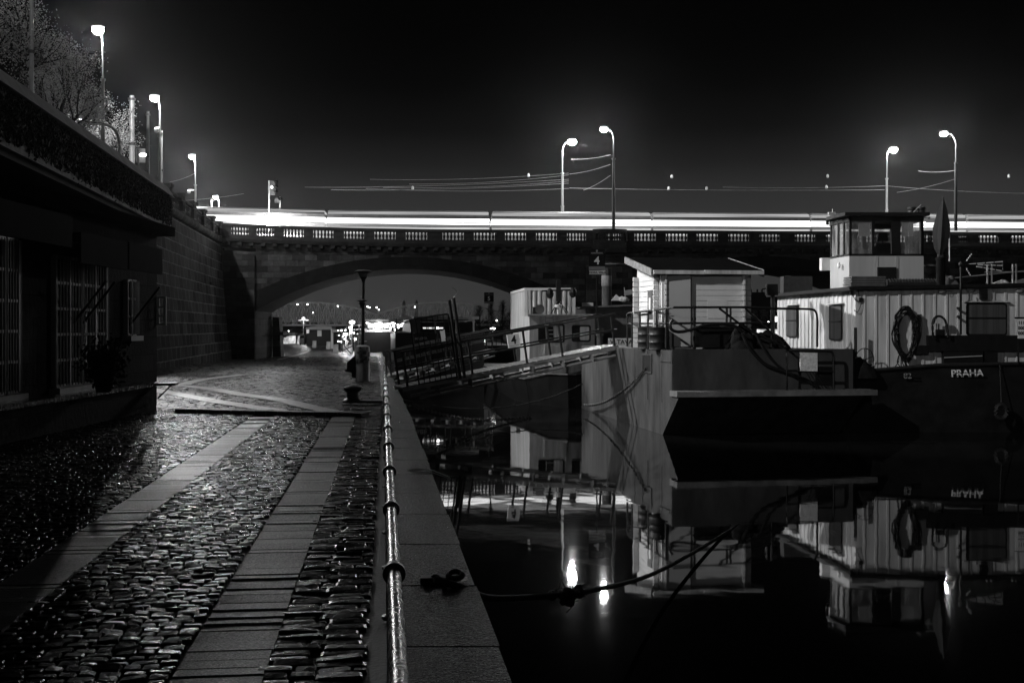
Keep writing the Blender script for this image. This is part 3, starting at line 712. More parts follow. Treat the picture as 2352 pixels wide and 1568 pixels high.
for i, (xp, yp) in enumerate(((1543, 406), (1536, 433), (1623, 433), (1901, 405), (1898, 430), (2317, 405), (948, 432), (1214, 403))):
    mb = MB(); c = P(xp, yp, 103.8); mb.lathe([(.03, .2), (.11, .12), (.12, -.1), (.04, -.16)], c, 8)
    mb.solo('insulator', M_white2, 'white wire insulator hanging %s' % ('upper of two between the dark mast and the wheelhouse', 'lower of two between the dark mast and the wheelhouse', 'alone left above the cabin roof', 'upper of two left of the thin mast',
            'lower of two left of the thin mast', 'near the right edge of view', 'far left over the trams', 'just left of the bright mast')[i], 'insulator', 'white insulators on the tram wires', smooth=True)

# ------------------------------------------------------------------ trams at rest, added in place of a moving tram's light trail
M_tram = mat('tram_cream_paint', .6, .3, .06, 1)
M_tramlow = mat('tram_grey_roof', .16, .5, .2, 2)
M_win = emat('lit_tram_window', 2.0, .7, .9, (.08, 1, 9))  # level streaks in the glow give the windows the trail's layers
M_winlow = emat('lit_tram_lower_window', .5, .6, .9, (.08, 1, 7))
M_roofglow = emat('tram_roof_glow', .40, .85, .8, (.06, 1, 8))  # glowing band along the roof edge, made for the trail's upper streak
def ramp(s): return .0 if s > -12 else .30 * (-12 - s) / 18.0
def tram(s0, L, zoff, label):
    d0, d1 = 3.4, 5.9; t = thing('tram_car', label, 'tram', B(s0 + L / 2, d0, 10.2 + zoff), 'tram cars standing in for a light trail')
    def bx(m_, a, b, z0, z1, e0=0.0, e1=0.0):
        za, zb_ = ramp(a), ramp(b)
        m_.hexa([B(a, d0 - e0, z0 + za), B(b, d0 - e0, z0 + zb_), B(b, d1 + e0, z0 + zb_), B(a, d1 + e0, z0 + za), B(a, d0 - e1, z1 + za), B(b, d0 - e1, z1 + zb_), B(b, d1 + e1, z1 + zb_), B(a, d1 + e1, z1 + za)]); return m_
    bx(MB(), s0, s0 + L, 10.55, 12.22).build('body', M_tram, t)
    bx(MB(), s0 + .1, s0 + L - .1, 12.75, 13.05, .0, .0).build('window_header', M_tramlow, t)
    bx(MB(), s0 + .2, s0 + L - .2, 13.34, 13.5, .02, -.5).build('roof', M_tramlow, t)
    n = max(3, round(L / 2.5))
    for k in range(n):
        a, b = s0 + .05 + (L - .1) * k / n + .02, s0 + .05 + (L - .1) * (k + 1) / n - .02
        bx(MB(), a, b, 12.223, 12.747, -.03, -.03).build('window', M_win, t)
    bx(MB(), s0 + .1, s0 + L - .1, 11.35, 11.95, .012, .012).build('lower_window_band', M_winlow, t)
    bx(MB(), s0 + .15, s0 + L - .15, 13.053, 13.337, -.02, -.06).build('roof_glow_band', M_roofglow, t)
    m_ = MB()
    for k in (.22, .78):
        for q in (-.9, .9):
            c = B(s0 + L * k + q, d0 + .2, 10.5 + zoff); m_.tube([c, c + V((0, .12, 0))], .33, 12)
    m_.build('wheels', M_black, t); return t
s = -31.0
for i in range(6):
    L = 14.6; tram(s, L, ramp(s + L / 2), 'lit cream tram car standing in for a light trail, %s counting from the left bank' % ('first', 'second', 'third', 'fourth', 'fifth', 'sixth')[i]); s += L + .05

# ------------------------------------------------------------------ boathouse at the left
bh = thing('boathouse', 'dark low quay building with barred windows and valance boards', 'building', (-8.6, 24, 1.2))
X0 = -8.5
def hx(xp): return X0 * K / (xp - CX)
YA, YE = 9.0, hx(360)
M_bh = stone_mat('boathouse_stone', .005, .016, .004, .9, .4, 'y', rough=.85, bumpd=.02, spec=.1)
m_ = MB(); m_.box((-18, YA, .9), (X0, YE, 5.2)); m_.build('wall', M_bh, bh)
m_ = MB(); m_.box((-18.3, YA, 5.203), (X0 + .35, YE + .3, 5.42)); m_.build('roof', M_roof, bh)
M_frame = mat('pale_window_bars', .4, .45, .2, 4)
def hxa(xp): return (X0 + .8) * K / (xp - CX)
def bwin(x0, x1, y0, y1, nx, ny, bars, open_=0):
    a, b = hx(x0), hx(x1); Ym = (a + b) / 2; z0, z1 = ZZ(y1, Ym), ZZ(y0, Ym)
    f = MB(); 
    for i in range(nx + 1):
        yy = a + (b - a) * i / nx; f.box((X0 + .004, yy - .035, z0), (X0 + .10, yy + .035, z1))
    for j in range(ny + 1):
        zz = z0 + (z1 - z0) * j / ny
        for i in range(nx): f.box((X0 + .01, a + (b - a) * i / nx + .036, zz - .025), (X0 + .09, a + (b - a) * (i + 1) / nx - .036, zz + .025))
    fo = f.build('window', M_frame, bh)
    g = MB(); g.box((X0 + .001, a + .02, z0 + .02), (X0 + .012, b - .02, z1 - .02)); g.build('pane', M_glass, fo)
    g = MB(); n = bars
    for i in range(n): yy = a + (b - a) * (i + .5) / n; g.tube([(X0 + .14, yy, z0), (X0 + .14, yy, z1)], .011, 5)
    g.build('bars', mat('window_bar_steel', .16, .45, .3, 5), fo)
    s_ = MB(); s_.box((X0 + .003, a - .1, z0 - .14), (X0 + .2, b + .1, z0 - .03)); s_.build('sill', M_frame, fo)
bwin(-60, 33, 545, 905, 3, 5, 14); bwin(118, 236, 598, 880, 4, 5, 18); bwin(284, 306, 645, 768, 2, 3, 7)
for (x0, x1, y0, y1) in ((-40, 165, 485, 552), (185, 292, 575, 612), (296, 372, 600, 625)):
    a, b = hxa(x0), hxa(x1); m_ = MB(); m_.obox((X0 + .75, a, ZZ(y1, (a + b) / 2)), (.06, 0, 0), (0, b - a, 0), (0, 0, .5)); m_.obox((X0 + .01, a, ZZ(y1, (a + b) / 2) + .5), (.8, 0, 0), (0, b - a, 0), (0, 0, .05)); m_.build('awning', mat('dark_awning', .006, .85, .3, 4, spec=.05), bh)
for xp in (158, 180, 292):
    yy = hx(xp); m_ = MB(); m_.tube([(X0 + .72, yy, 3.9), (X0 + .1, yy, 3.1), (X0 + .02, yy, 3.05)], .025, 6); m_.build('awning_strut', M_black, bh)
m_ = MB(); m_.tube([(X0 - .3, hx(129), 5.42), (X0 - .3, hx(129), 5.8)], .035, 8); m_.ball((X0 - .3, hx(129), 5.82), .05); m_.build('vent_pipe', M_iron, bh, smooth=True)
m_ = MB(); yy = hx(345); m_.lathe([(.06, 0), (.12, .08), (.13, .18), (.06, .3), (.08, .36), (.03, .45)], (X0 - .4, yy, 5.42), 8); m_.build('finial', M_coping, bh, smooth=True)
# open white casement seen past the corner
t = thing('casement', 'small white open casement at the far corner of the dark boathouse', 'window', (X0 + .1, YE + .1, 2.6)); m_ = MB()
zc = [ZZ(745, YE), ZZ(725, YE), ZZ(705, YE), ZZ(683, YE)]
for z in zc: m_.bar((X0 + .02, YE + .06, z), (X0 + .16, YE + .12, z), .04)
m_.bar((X0 + .16, YE + .12, zc[0] - .02), (X0 + .16, YE + .12, zc[3] + .02), .06); m_.bar((X0 + .02, YE + .06, zc[0]), (X0 + .02, YE + .06, zc[3]), .04); m_.build('sash', M_white, t)
# low plinth wall with a lit capping in front of it
t = thing('terrace_wall', 'low dark wall with a thin capping in front of the boathouse', 'wall', (-7.9, 20, 1.2)); m_ = MB()
m_.hexa([V(p) for p in ((X0 + .22, YA, 1.0), (-7.9, YA, 1.0), (-7.82, 24.4, 1.0), (X0 + .22, 24.4, 1.0), (X0 + .22, YA, 1.72), (-7.95, YA, 1.72), (-7.9, 24.4, 1.72), (X0 + .22, 24.4, 1.72))]); m_.build('wall', M_bh, t)
m_ = MB(); m_.hexa([V(p) for p in ((X0 + .23, YA, 1.722), (-7.87, YA, 1.722), (-7.8, 24.5, 1.722), (X0 + .23, 24.5, 1.722), (X0 + .23, YA, 1.8), (-7.87, YA, 1.8), (-7.8, 24.5, 1.8), (X0 + .23, 24.5, 1.8))]); m_.build('capping', mat('wet_capping', .05, .25, .4, 6, rvar=.1), t)
m_ = MB(); m_.obox((-7.79, 24.1, 1.74), (.42, .1, 0), (-.05, .4, 0), (0, 0, .05)); m_.bar((-7.78, 24.3, 1.45), (-7.5, 24.35, 1.74), .03); m_.build('shelf', M_iron, t)
# dark shrub in front of the big window
R_ = random.Random(5); lf = MB(); st = MB(); c = V((-7.6, 20.6, 1.8))
for i in range(46):
    d = V((R_.gauss(0, .2), R_.gauss(0, .2), R_.uniform(.3, .95))); p = [c + V((R_.gauss(0, .05), R_.gauss(0, .05), 0)), c + d * .55 + V((0, 0, .1)), c + d]; st.tube(p, .012, 3, cap=False)
    for _ in range(22):
        q = p[1].lerp(p[2], R_.random()) + V((R_.gauss(0, .1), R_.gauss(0, .1), R_.gauss(0, .1))); r = .05; e = V((R_.gauss(0, 1), R_.gauss(0, 1), R_.gauss(0, 1))).normalized(); u = e.orthogonal().normalized(); lf.quad(q - e * r, q - u * r * .5, q + e * r, q + u * r * .5)
t = thing('shrub', 'dark potted shrub standing before the big barred window', 'shrub', c - V((0, 0, .0))); st.build('stems', M_bark, t); lf.build('foliage', M_ivyleaf, t)
m_ = MB(); m_.lathe([(.14, 0), (.19, .26), (.2, .28), (.17, .28)], c - V((0, 0, .0)), 12); m_.build('pot', M_black, t, smooth=True)

# ------------------------------------------------------------------ street trees
def tree(base, h, spread, nleaf, seed, label, tops):
    R = random.Random(seed); t = thing('street_tree', label, 'tree', base, 'bare street trees above the terrace'); tr, cr, lf = MB(), MB(), MB(); base = V(base)
    tips = []
    def grow(p, d, L, r, lev, mb):
        n = 4; pts = [p]; dd = d.normalized()
        for k in range(n):
            dd = (dd + V((R.gauss(0, .13), R.gauss(0, .13), R.gauss(.03, .09)))).normalized(); pts.append(pts[-1] + dd * L / n)
        mb.tube(pts, r, 6 if lev < 2 else 3, cap=False, r2=r * .55)
        if lev >= 3: tips.append(pts)
        if lev >= 4: return
        nb = (4, 4, 4, 4)[lev]
        for i in range(nb):
            f = R.uniform(.45, 1.0); q = pts[min(n, int(f * n + .5))]; a = R.uniform(0, 2 * PI); e = dd.orthogonal().normalized(); u = dd.cross(e)
            nd = dd * R.uniform(.7, 1.05) + (e * math.cos(a) + u * math.sin(a)) * R.uniform(.4, .8) * spread + V((0, 0, .18))
            grow(q, nd, L * R.uniform(.6, .82), r * .56, lev + 1, cr)
    grow(base, V((0, 0, 1)), h * .30, h * .024, 0, tr)
    for pts in tips:
        for _ in range(max(1, int(nleaf / max(1, len(tips))))):
            q = pts[R.randint(1, len(pts) - 1)] + V((R.gauss(0, .22), R.gauss(0, .22), R.gauss(0, .22))); r = R.uniform(.03, .065)
            e = V((R.gauss(0, 1), R.gauss(0, 1), R.gauss(0, 1))).normalized(); u = e.orthogonal().normalized(); lf.quad(q - e * r, q - u * r * .6, q + e * r, q + u * r * .6)
    tr.build('trunk', M_bark, t); c = cr.build('crown', M_bark, t); lf.build('leaves', M_leaf, c); return t
tree((-22.6, 47.5, 10.45), 11.0, 1.0, 9000, 21, 'largest tree with thin twigs, cut by the left edge of view', None)
tree((-23.6, 61, 10.45), 8.8, .95, 8500, 33, 'bare tree with lit twigs directly left of the tallest lamp', None)
tree((-28.6, 73, 10.45), 9.6, .72, 8500, 45, 'small tree with lit twigs behind the tallest lamp post', None)
tree((-23.2, 55, 10.45), 8.8, 1.0, 8500, 57, 'tree filling the gap behind the slim mast', None)

# ------------------------------------------------------------------ quay furniture
def rail_pt(Y, z=.9): return V((.04 - .1165 * Y, Y, zq(Y) + z))
rl = thing('quay_railing', 'wet galvanized pipe railing with collars running along the quay edge', 'railing', rail_pt(2.6, 0))
mb = MB(); mb.tube([rail_pt(y) for y in (.6, 4, 8, 12, 16, 20, 24, 27)], .026, 18); mb.build('top_rail', M_rail, rl, smooth=True)
mb = MB(); mb.tube([rail_pt(y, .45) for y in (.6, 4, 8, 12, 16, 20, 24, 27)], .018, 8); mb.build('lower_rail', M_iron, rl, smooth=True)
Y = 1.2
while Y < 27.2:
    p = rail_pt(Y); mb = MB(); mb.lathe([(.05, 0), (.05, .02), (.022, .03), (.022, .86)], p - V((0, 0, .92)), 8); po = mb.build('post', M_iron, rl, smooth=True)
    mb = MB(); d = V((-.1165, 1, 0)).normalized()
    mb.tube([p + d * q for q in (-.045, -.03, .03, .045)], .030, 16); mb.tube([p + d * q for q in (-.018, -.010, .010, .018)], .042, 16); mb.build('collar', M_iron, po, smooth=True)
    Y += 1.43
# mooring ring and heavy shackle on the edge
t = thing('mooring_ring', 'rusty mooring shackle with rope turns on the quay edge near the viewer', 'mooring ring', V((edge_x(7.6) - .25, 7.7, 1.23)))
c = V((edge_x(7.6) - .17, 7.7, 1.26)); mb = MB(); mb.tube([c + V((.05 * math.cos(a), .05 * math.sin(a), .02 + .015 * math.sin(a))) for a in [2 * PI * k / 14 for k in range(14)]], .02, 7, closed=True); mb.build('ring', M_black, t, smooth=True)
mb = MB(); mb.box((c.x - .24, c.y - .05, 1.2305), (c.x - .05, c.y + .05, 1.27)); mb.lathe([(.03, 0), (.03, .02), (.015, .03)], c + V((-.14, 0, .0)), 8); mb.build('plate', M_black, t)
rope_pts = smooth_path([(edge_x(7.6) - .3, 7.5, 1.3), P(1075, 1352, 7.6), P(1120, 1372, 7.75), P(1210, 1371, 8.1), P(1306, 1362, 8.5), P(1400, 1347, 10.2), P(1500, 1317, 12.2), P(1600, 1264, 14.4), P(1690, 1210, 16.75), P(1760, 1172, 18.4)], 8)
mb = MB(); mb.tube(rope_pts, .024, 8); mb.solo('mooring_rope', M_rope, 'thick mooring rope slanting from the quay edge down into the water', 'rope', smooth=True, org=tuple(rope_pts[0]))
mb = MB(); c = P(1306, 1364, 8.5); R_ = random.Random(2)
for i in range(14): mb.ball(c + V((R_.gauss(0, .035), R_.gauss(0, .03), R_.gauss(0, .025))), R_.uniform(.02, .045), 7, 5)
for i in range(40):
    a = c + V((R_.gauss(0, .05), R_.gauss(0, .03), R_.gauss(0, .035))); mb.tube([a, a + V((R_.gauss(0, .07), R_.gauss(0, .03), R_.gauss(0, .055)))], .004, 3)
mb.solo('weed_clump', M_rope, 'ragged clump of weed caught on the mooring rope over the water', 'weed')
t = thing('lamp_standard', 'unlit quay lamp with two saucer heads on a stickered steel drum', 'lamp post', Gq(833, 876)); b0 = Gq(833, 876); Yl = b0.y
mb = MB(); hz = ZZ(792, Yl) - b0.z; rr = 16.3 * Yl / K; mb.lathe([(rr * 1.03, 0), (rr * 1.03, .06), (rr, .07), (rr, hz - .12), (rr * .96, hz - .06), (rr * .5, hz)], b0, 28); mb.build('drum', mat('brushed_steel_drum', .26, .4, .25, 2.5, metal=.6, rvar=.1, streak=True), t, smooth=True)
R_ = random.Random(19); stm = [mat('pale_sticker', .22, .5), mat('dark_sticker', .03, .5), mat('grey_sticker', .1, .5)]
for i in range(30):                                          # stickers wrapped on the upper drum
    a = R_.uniform(-PI * .95, -PI * .05); zz = R_.uniform(hz * .5, hz * .93); hw, hh = R_.uniform(.04, .11), R_.uniform(.03, .09); mb = MB(); r2 = rr + .002 + .0006 * i
    if i % 5 == 0:
        pts = [(a + .07 * math.cos(2 * PI * k / 12) / rr, zz + .07 * math.sin(2 * PI * k / 12)) for k in range(12)]
        mb.add([b0 + V((r2 * math.cos(q), r2 * math.sin(q), z)) for q, z in pts], [tuple(range(12))])
    else:
        n = 4; da = hw / rr; vs = []
        for k in range(n + 1): q = a - da + 2 * da * k / n; vs += [b0 + V((r2 * math.cos(q), r2 * math.sin(q), zz - hh)), b0 + V((r2 * math.cos(q), r2 * math.sin(q), zz + hh))]
        mb.add(vs, [(2 * k, 2 * k + 2, 2 * k + 3, 2 * k + 1) for k in range(n)])
    mb.build('sticker', stm[i % 3], t)
mb = MB(); top = V((XX(835, Yl), Yl, ZZ(640, Yl))); mb.tube([b0 + V((0, 0, hz - .02)), top], .065, 10, r2=.055); mb.build('pole', M_black, t, smooth=True)
M_lglass = mat('milky_lamp_glass', .16, .3, .2, 4)
for (yy, sc_, dx) in ((640, 1.0, 0), (700, .62, -.05)):
    c = V((top.x + dx, Yl - .02, ZZ(yy, Yl))); mb = MB(); mb.lathe([(.07, -.12), (.08, -.05), (.10, 0), (.15, .06)], c, 12); mb.lathe([(.18 * sc_, .17 * sc_ + .02), (.33 * sc_, .24 * sc_), (.345 * sc_, .275 * sc_), (.2 * sc_, .33 * sc_), (.03, .35 * sc_)], c, 20); h = mb.build('lamp_shade', M_black, t, smooth=True)
    mb = MB(); mb.lathe([(.10 * sc_ + .03, .04), (.19 * sc_, .19 * sc_)], c, 14); mb.build('lamp_glass', M_lglass, h, smooth=True)
t = thing('power_cabinet', 'black mooring power cabinet leaning out beside the stickered drum', 'cabinet', Gq(808, 868)); q = Gq(808, 868); mb = MB(); Yc = Yl - .1
poly = [P(*p, Yc) for p in ((846 - 28, 815), (797, 832), (797, 848), (790, 850), (795, 853), (808, 856), (808, 866), (818, 869))]; mb.prism(poly, (0, .5, 0)); mb.build('body', M_black, t)
mb = MB(); mb.prism([P(*p, Yc - .02) for p in ((819, 813.5), (796, 831.5), (797, 833), (819.5, 815))], (0, .53, 0)); mb.build('lid', M_grey, t)
t = thing('bollard', 'squat black iron mooring bollard on the cobbles before the drum lamp', 'bollard', G(810, 924, 1.2)); q = G(810, 924, 1.2)
mb = MB(); mb.lathe([(.26, 0), (.24, .05), (.15, .1), (.14, .24), (.21, .30), (.22, .36), (.14, .40), (.02, .41)], q, 18); mb.build('post', M_iron, t, smooth=True)
mb = MB(); mb.box((q.x - .05, q.y - .3, q.z + .002), (q.x + .75, q.y + .2, q.z + .06)); mb.build('base_plate', M_iron, t)
mb = MB(); mb.tube(smooth_path([P(935, 1079, 13.6), P(985, 1077, 13.6), P(1034, 1098, 13.3), P(1010, 1091, 13.4), P(975, 1080, 13.6), P(940, 1082, 13.6)], 5), .007, 5); mb.solo('wire_loop', M_pole, 'thin wire loop sticking out over the quay edge', 'wire', smooth=True)

# ------------------------------------------------------------------ barge with the log cabin
O_b = V((4.47, 29.67, 0)); TB = V((-.162, .987, 0)); SB = V((.987, .162, 0))
def A(s, t, z): return O_b + SB * s + TB * t + V((0, 0, z))
def asl(xp, t):                                               # s where the line t=const meets picture column xp
    r = (xp - CX) / K; p = O_b + TB * t; return (r * p.y - p.x) / (SB.x - r * SB.y)
def atl(xp, s):
    r = (xp - CX) / K; p = O_b + SB * s; return (r * p.y - p.x) / (TB.x - r * TB.y)
barge = thing('barge', 'rusty grey work barge with a raked bow facing the viewer', 'barge', A(2.6, 5, 0))
ZD = 2.38
mb = MB(); pr = [(0, 1.12), (0, 1.28), (.6, 1.28), (.6, ZD), (11.6, ZD - .04), (11.6, -.5), (2.1, -.5)]
mb.prism([A(0, t_, z) for t_, z in pr], SB * 5.3); mb.build('hull', M_rust, barge)
mb = MB(); mb.obox(A(.02, .596, 1.284), SB * 5.26, TB * -.022, (0, 0, ZD - 1.284 + .03)); mb.build('bow_plate', M_bargefront, barge)
mb = MB(); mb.obox(A(-.06, -.06, 1.14), SB * 5.75, TB * .66, (0, 0, .146)); mb.build('fender_ledge', mat('worn_ledge', .10, .6, .5, 2.0), barge)
mb = MB(); mb.obox(A(5.3, .62, 1.3), SB * .06, TB * .5, (0, 0, 1.1)); mb.build('corner_plate', M_black, barge)
mb = MB()
for t_ in (1.5, 2.9, 4.3, 5.7): mb.obox(A(-.012, t_, .9), SB * .0119, TB * .02, (0, 0, 1.45))
mb.obox(A(-.03, .7, 2.05), SB * .029, TB * 1.0, (0, 0, .02)); mb.build('weld_seam', M_rust, barge)
ta, tb_ = atl(1497, 0), atl(1478, 0); mb = MB(); zz0, zz1 = ZZ(854, A(0, ta, 0).y), ZZ(817, A(0, ta, 0).y)
mb.obox(A(-.015, ta, zz0), SB * .014, TB * (tb_ - ta), (0, 0, zz1 - zz0)); mb.build('hawse_hole', M_black, barge)
mb = MB(); f = .05
for (a_, b_, z0, z1) in ((ta - f, ta, zz0 - f, zz1 + f), (tb_, tb_ + f, zz0 - f, zz1 + f), (ta, tb_, zz0 - f, zz0), (ta, tb_, zz1, zz1 + f)): mb.obox(A(-.03, a_, z0), SB * .029, TB * (b_ - a_), (0, 0, z1 - z0))
mb.build('hawse_rim', M_rust, barge)
mb = MB()
for t_, s_ in ((2.2, 0.25), (9.8, .25)): mb.lathe([(.11, 0), (.11, .35), (.15, .36), (.15, .42)], A(s_, t_, ZD - .02), 12)
mb.build('bitt', M_iron, barge, smooth=True)
Rb = .032
def railing(name, paths, posts, parent, m=M_black, r=Rb, label=None):
    mb = MB()
    for p in paths: mb.tube(p, r, 8)
    o = mb.build(name, m, parent, smooth=True, label=label)
    for a_, b_ in posts:
        mb = MB(); mb.tube([a_, b_], r * .95, 8); mb.build('rail_post', m, o, smooth=True)
    return o
# front rail: over the bow plate from the gangway end to the right
tr_ = .75
def F(xp, yp, t_=tr_): s_ = asl(xp, t_); p = A(s_, t_, 0); return V((p.x, p.y, ZZ(yp, p.y)))
toprail = smooth_path([F(1440, 728, 5.2), F(1441, 722, 5.2), F(1447, 718.5, 5.1)], 3) + [F(1500, 712.5, 2.6), F(1548, 706, tr_), F(1655, 705.5), F(1705, 705.5), F(1790, 708.5)] + smooth_path([F(1855, 709.5), F(1870, 712), F(1876, 722), F(1877.5, 740)], 3) + [F(1877, 797)]
midrail = [F(1442, 744, 5.2), F(1548, 742.5), F(1610, 742), F(1775, 742)]
posts = [(F(x_, yt, tt), F(x_, yb, tt)) for x_, yt, yb, tt in ((1441, 725, 795, 5.2), (1452, 719, 797, 4.6), (1470, 717, 798, 3.8), (1488.5, 715, 799, 3.0), (1508.5, 712, 799, 2.0), (1530, 709, 800, 1.2), (1594, 706, 797, tr_), (1669, 706, 745, tr_), (1678, 706, 745, tr_), (1772, 708, 797, tr_))]
railing('railing', [toprail, midrail], posts, barge)
stairs = [[F(1652, 708), F(1710, 752), F(1800, 795, .5), F(1806, 797, .2)], [F(1712, 708), F(1799, 790, .6)]]
railing('stair_rail', stairs, [], barge)
fr = [F(1807, 905, .25), F(1807, 806, .25)] + smooth_path([F(1807, 806, .25), F(1900, 806.5, .25), F(1911, 809, .25), F(1914, 818, .25)], 4)[1:] + [F(1915, 905, .25)]
railing('guard_frame', [fr, [F(1808, 851, .25), F(1914, 853, .25)]], [], barge)
t = thing('weathered_notice', 'weathered white panel hung on the pipe frame at the barge bow', 'panel', F(1857, 851, .2)); mb = MB(); p0 = F(1837, 851.5, .19); p1 = F(1877, 852.5, .19); mb.obox(p0, p1 - p0, TB * -.02, (0, 0, ZZ(809, p0.y) - p0.z)); mb.build('plate', mat('flaking_white_panel', .55, .6, .35, 14), t)
mb = MB()
for i in range(4): mb.tube(sag(F(1850 + 8 * i, 853, .2), F(1868 + 12 * i, 893, .15), -.08 + .05 * i, 8), .012, 4)
mb.build('cable', M_black, t)
# hoses draped over the rail
for pts, lab, r in ((((1545, 735), (1540, 745), (1543, 757), (1560, 762), (1588, 757), (1620, 747), (1665, 744), (1690, 750), (1705, 762)), 'black hose looped over the middle rail before the cabin door', .045),
                    (((1705, 765), (1716, 790), (1735, 815), (1760, 838), (1800, 853), (1850, 872), (1880, 890)), 'black hose running down the bow plate to the ledge', .05),
                    (((1738, 770), (1762, 812), (1790, 842), (1830, 868)), 'thinner black hose hanging over the bow plate', .035)):
    mb = MB(); mb.tube(smooth_path([F(x_, y_, .52) for x_, y_ in pts], 6), r, 8); mb.solo('hose', M_black, lab, 'hose', 'hoses on the barge', smooth=True)
mb = MB(); c = F(1705, 770, 1.2); R_ = random.Random(4)
heap(mb, (c.x, c.y, ZD - .01), .48, .4, .62, 1.3)
mb.solo('tarpaulin_heap', M_cloth, 'black tarpaulin heap beside the cabin on the barge deck', 'tarpaulin', smooth=True)
mb = MB(); c = F(1755, 780, 1.3)
heap(mb, (c.x, c.y, ZD - .01), .82, .45, .46, 4.1)
mb.solo('covered_winch', M_cloth, 'rounded black covered heap between the cabin and the houseboat', 'winch', smooth=True)
t = thing('storage_box', 'long black deck box below the cabin wall right of the door', 'box', F(1655, 797, 1.5)); mb = MB(); p0 = F(1597, 798, 1.5); p1 = F(1716, 798, 1.5); mb.obox(p0, p1 - p0, TB * .4, (0, 0, ZZ(752, p0.y) - p0.z)); mb.build('body', M_black, t); mb = MB(); mb.obox(p0 + V((0, 0, ZZ(752, p0.y) - p0.z + .003)) - TB * .04, p1 - p0, TB * .46, (0, 0, .05)); mb.build('lid', M_black, t)
for xp, tt, lab in ((1484, 3.4, 'left of the two dark oil drums behind the bow rail'), (1511, 1.9, 'right of the two dark oil drums behind the bow rail')):
    mb = MB(); c = F(xp, 798, tt); c.z = ZD - .02; mb.lathe([(.25, 0), (.26, .02), (.25, .05), (.25, .2), (.265, .22), (.25, .24), (.25, .42), (.265, .44), (.25, .46), (.25, .62), (.26, .64), (.24, .66)], c, 16); mb.solo('oil_drum', M_black, lab, 'drum', 'oil drums on the barge', smooth=True, org=tuple(c))
mb = MB(); a_, b_ = F(1478, 853, 2.0), None
ch0 = A(-.03, (ta + tb_) / 2, zz0 + .12); ch1 = V((XX(1340, 39.5), 39.5, .25)); chain(mb, sag(ch0, ch1, .35, 24), .16, .014, .04); mb.solo('mooring_chain', M_iron, 'chain hanging from the square opening in the barge side', 'chain', org=tuple(ch0), smooth=True)
# log cabin
cab = thing('log_cabin', 'small white log cabin with a dark felt roof on the barge deck', 'cabin', A(1.6, 3, ZD))
s0, s1, t0c, t1c = .02, 2.70, 2.30, 4.72; zc0, zc1 = ZD, 4.56
s0 = asl(1516, t0c); s1 = asl(1716, t0c); Ycf = A(s0, t0c, 0).y
M_log = mat('white_log_boards', .60, .5, .08, 2.0)
nb = 14; hb = (zc1 - zc0) / nb
mb = MB()
for k in range(nb):
    z0, z1 = zc0 + hb * k + .007, zc0 + hb * (k + 1) - .007
    mb.obox(A(s0, t0c, z0), SB * (s1 - s0), TB * .06, (0, 0, z1 - z0)); mb.obox(A(s0, t0c + .06, z0), SB * .06, TB * (t1c - t0c - .12), (0, 0, z1 - z0))
    mb.obox(A(s1 - .06, t0c + .06, z0), SB * .06, TB * (t1c - t0c - .12), (0, 0, z1 - z0)); mb.obox(A(s0, t1c - .06, z0), SB * (s1 - s0), TB * .06, (0, 0, z1 - z0))
mb.obox(A(s0 + .02, t0c + .02, zc0), SB * (s1 - s0 - .04), TB * (t1c - t0c - .04), (0, 0, zc1 - zc0))
zr = 5.13; te, tk = .24, .26
def sl(t_): return 4.60 + (zr - 4.60) * (t_ - (t0c - te)) / (t1c + tk - t0c + te)
for s_ in (s0, s1 - .06): mb.prism([A(s_, t0c + .01, zc1), A(s_, t1c - .01, zc1), A(s_, t1c - .01, sl(t1c) - .01), A(s_, t0c + .01, max(zc1 + .002, sl(t0c) - .01))], SB * .06)
mb.prism([A(s0 + .061, t1c - .07, zc1), A(s1 - .061, t1c - .07, zc1), A(s1 - .061, t1c - .07, sl(t1c) - .02), A(s0 + .061, t1c - .07, sl(t1c) - .02)], TB * .06)
mb.build('wall', M_log, cab)
for (s_, t_, ds, dt) in ((s0 - .17, t0c + .10, .169, .07), (s0 - .17, t1c - .17, .169, .07), (s1 + .001, t0c + .10, .17, .07), (s0 + .10, t0c - .16, .07, .158), (s1 - .17, t0c - .16, .07, .158)):
    mb = MB()                                                 # log ends standing out at a corner
    for k in range(nb): mb.obox(A(s_, t_, zc0 + hb * k + .006), SB * ds, TB * dt, (0, 0, hb - .012))
    mb.build('log_ends', M_log, cab, bevel=.018)
mb = MB(); so0, so1 = s0 - .30, s1 + .40; ze = sl(t0c - te); ta0, ta1 = t0c - te, t1c + tk
mb.hexa([A(so0, ta0, ze), A(so1, ta0, ze), A(so1, ta1, zr), A(so0, ta1, zr), A(so0, ta0, ze + .07), A(so1, ta0, ze + .07), A(so1, ta1, zr + .07), A(so0, ta1, zr + .07)])
mb.build('roof', M_roof, cab)
for s_ in (so0 - .034, so1 + .004):
    mb = MB(); mb.hexa([A(s_, ta0, ze - .12), A(s_ + .03, ta0, ze - .12), A(s_ + .03, ta1, zr - .12), A(s_, ta1, zr - .12), A(s_, ta0, ze + .09), A(s_ + .03, ta0, ze + .09), A(s_ + .03, ta1, zr + .09), A(s_, ta1, zr + .09)]); mb.build('bargeboard', mat('weathered_bargeboard', .16, .7, .7, 6), cab)
mb = MB(); te_ = t0c - te; L = so1 - so0
mb.obox(A(so0 + .02, te_ - .10, ze - .06), SB * (L * .45), TB * .097, (0, 0, .11)); mb.obox(A(so0 + .02 + L * .455, te_ - .10, ze - .05), SB * (L * .535), TB * .097, (0, 0, .11)); mb.build('gutter', M_whiteboat, cab)
ta_, tb2 = atl(1499, s0), atl(1490, s0); za_, zb2 = ZZ(733, Ycf + 1), ZZ(667, Ycf + 1); mb = MB(); wz = (ta_, tb2)
